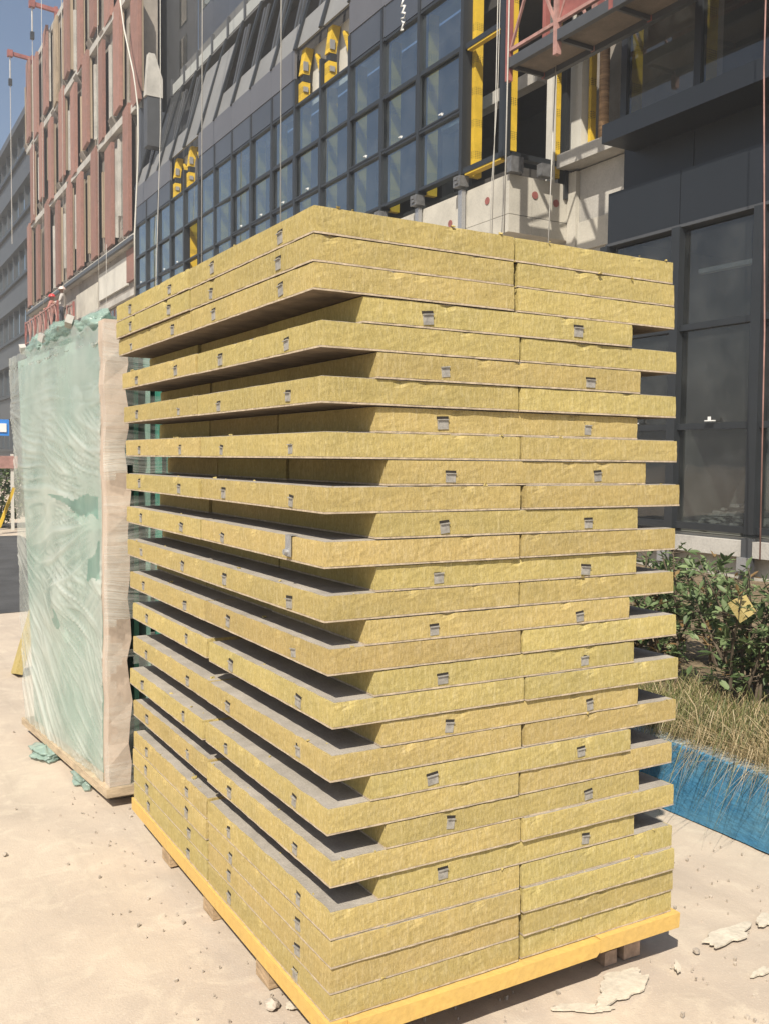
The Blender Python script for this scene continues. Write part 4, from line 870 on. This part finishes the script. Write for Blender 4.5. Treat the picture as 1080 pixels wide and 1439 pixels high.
# ------------------------------------------------------------------ background at the left edge
def left_edge():
    s = thing('site_sign', 'small blue sign board on a post at the left edge', 'sign', (2.9, 20, 0))
    P('panel', signb, s, 2.55, 2.99, 19.98, 20.02, h(.38), h(.70)); P('border', whitep, s, 2.6, 2.94, 19.96, 19.978, h(.45), h(.62)); P('post', frame2, s, 2.74, 2.80, 20.021, 20.07, 0, h(.7))
    f = thing('barrier', 'low pink and white barrier below the blue sign', 'barrier', (2.8, 21, 0))
    P('rail', pinkpaint, f, 2.2, 3.3, 20.98, 21.02, h(-.28), h(-.02))
    for x in (2.3, 2.75, 3.2): P('post', whitew, f, x - .03, x + .03, 21.021, 21.07, 0, h(.02))
    b = MB().bar((2.83, 20.3, .12), (3.12, 20.3, .92), .10, .05); tag(b.build('leaning_bar', foil, loc=(2.83, 20.3, .1)), 'yellow bar leaning by the bush at the left edge', 'bar')
    rn = random.Random(5); t = thing('bush', 'dark green rounded bush at the left edge beyond the road', 'shrub', (3.05, 22, 0)); st, fo = MB(), MB()
    for k in range(9):
        a = rn.uniform(0, 6.28); e = Vector((3.05 + math.cos(a) * .55, 22 + math.sin(a) * .55, rn.uniform(.8, 1.45))); st.tube([(3.05, 22, 0), (3.05 + math.cos(a) * .2, 22 + math.sin(a) * .2, .5), e], [.03, .02, .008], 5)
    for k in range(2200):
        v = Vector((rn.gauss(0, 1), rn.gauss(0, 1), rn.gauss(0, 1))).normalized() * rn.uniform(.55, 1.0) ** .5 * (1 + .25 * noise.noise((k * .37, 1, 1)))
        leaf(fo, Vector((3.05 + v.x * .75, 22 + v.y * .75, .75 + v.z * .68)), Vector((rn.gauss(0, 1), rn.gauss(0, 1), rn.gauss(.2, .6))).normalized(), Vector((0, 0, 1)), .13, .035, 0)
    st.build('stem', bark, t); fo.build('crown', [leafa], t, smooth=True)
left_edge()

# ------------------------------------------------------------------ debris on the ground
def flake(cx, cy, poly, label, z=.006):
    tag(MB().prism([(cx + x, cy + y) for x, y in poly], z, z + .006).build('plaster_flake', plaster, loc=(cx, cy, z)), label, 'plaster flake', 'plaster flakes on the ground')
def ragged(rn, rx, ry, n=40, rot=0.):
    p = []; sd = rn.random() * 40
    for i in range(n):
        a = 2 * math.pi * i / n; d = .85 + .5 * noise.fractal((math.cos(a) * 1.3 + sd, math.sin(a) * 1.3, sd), .9, 2.1, 3); x, y = rx * math.cos(a) * d, ry * math.sin(a) * d; p.append((x * math.cos(rot) - y * math.sin(rot), x * math.sin(rot) + y * math.cos(rot)))
    return p
rn = random.Random(31)
flake(2.55, 2.06, ragged(rn, .13, .045, rot=.1), 'large pale plaster flake lying right of the stack'); flake(2.74, 2.07, ragged(rn, .06, .03, rot=.3), 'pale plaster flake at the right edge beside the large one')
flake(2.02, 2.02, ragged(rn, .15, .06, 48, .3), 'wide pale plaster patch just beyond the shadow of the pallet', .003); flake(1.83, 1.99, ragged(rn, .09, .02, rot=-.5), 'narrow pale plaster splash pointing away from the pallet', .002)
flake(2.24, 2.01, ragged(rn, .03, .012, rot=.8), 'small pale plaster chip between the patch and the large flake'); flake(2.44, 1.86, ragged(rn, .05, .012, rot=.1), 'thin pale plaster strip low at the right edge')
flake(1.12, 2.40, ragged(rn, .03, .02), 'small pale plaster chip beside the left pallet board')
def rock(x, y, r, seed, label):
    b = MB(); rn = random.Random(seed); bm = bmesh.new(); bmesh.ops.create_icosphere(bm, subdivisions=2, radius=r)
    for v in bm.verts: n = noise.noise(v.co * (1.6 / r) + Vector((seed, 0, 0))); v.co *= 1 + .35 * n; v.co.z *= .7
    me = bpy.data.meshes.new('stone'); bm.to_mesh(me); bm.free(); me.materials.append(stonem); o = bpy.data.objects.new('stone', me); COL.objects.link(o); o.location = (x, y, r * .5); tag(o, label, 'stone', 'stones on the ground')
rock(1.055, 2.43, .022, 1, 'rounded grey stone beside the left pallet board'); rock(1.02, 2.28, .030, 2, 'larger pale stone at the near corner of the pallet'); rock(1.12, 2.28, .022, 4, 'stone half under the near end of the left board'); rock(2.37, 2.05, .012, 3, 'small dark stone between the plaster flakes'); rock(.55, 3.9, .010, 6, 'tiny dark stone alone on the open ground at left')
def grit():
    b = MB(); rn = random.Random(12)
    for k in range(420):
        if rn.random() < .55: x, y = rn.uniform(1.2, 3.1), rn.uniform(1.4, 2.6)
        elif rn.random() < .6: x, y = rn.gauss(.98, .10), rn.uniform(2.0, 4.6)
        elif rn.random() < .35: x, y = rn.uniform(-.8, 1.0), rn.uniform(2.0, 8.)
        else: x, y = rn.uniform(2.2, 3.15), rn.uniform(1.6, 3.2)
        r = abs(rn.gauss(0, .0022)) + .001; z0 = -.004
        vs = [(x + r * rn.uniform(.5, 1.2) * sx, y + r * rn.uniform(.5, 1.2) * sy, z0 + (r * rn.uniform(.8, 1.6) + .006) * sz) for sx in (-1, 1) for sy in (-1, 1) for sz in (0, 1)]
        b.add(vs, [(0, 1, 3, 2), (4, 6, 7, 5), (0, 4, 5, 1), (2, 3, 7, 6), (0, 2, 6, 4), (1, 5, 7, 3)])
    tag(b.build('grit', stonem), 'fine grit and crumbs scattered over the ground', 'grit', kind='stuff')
grit()

# ------------------------------------------------------------------ dusty air
def haze():
    m = bpy.data.materials.new('dusty_air'); m.use_nodes = True; t = m.node_tree
    for n in list(t.nodes):
        if n.type != 'OUTPUT_MATERIAL': t.nodes.remove(n)
    o = t.nodes[0]; v = t.nodes.new('ShaderNodeVolumePrincipled'); v.inputs['Color'].default_value = (.92, .92, .92, 1); v.inputs['Density'].default_value = .0032; v.inputs['Anisotropy'].default_value = .2
    t.links.new(v.outputs[0], o.inputs['Volume'])
    tag(MB().box(-265, 265, -265, 265, -1, 30).build('haze', m), kind='stuff')
haze()
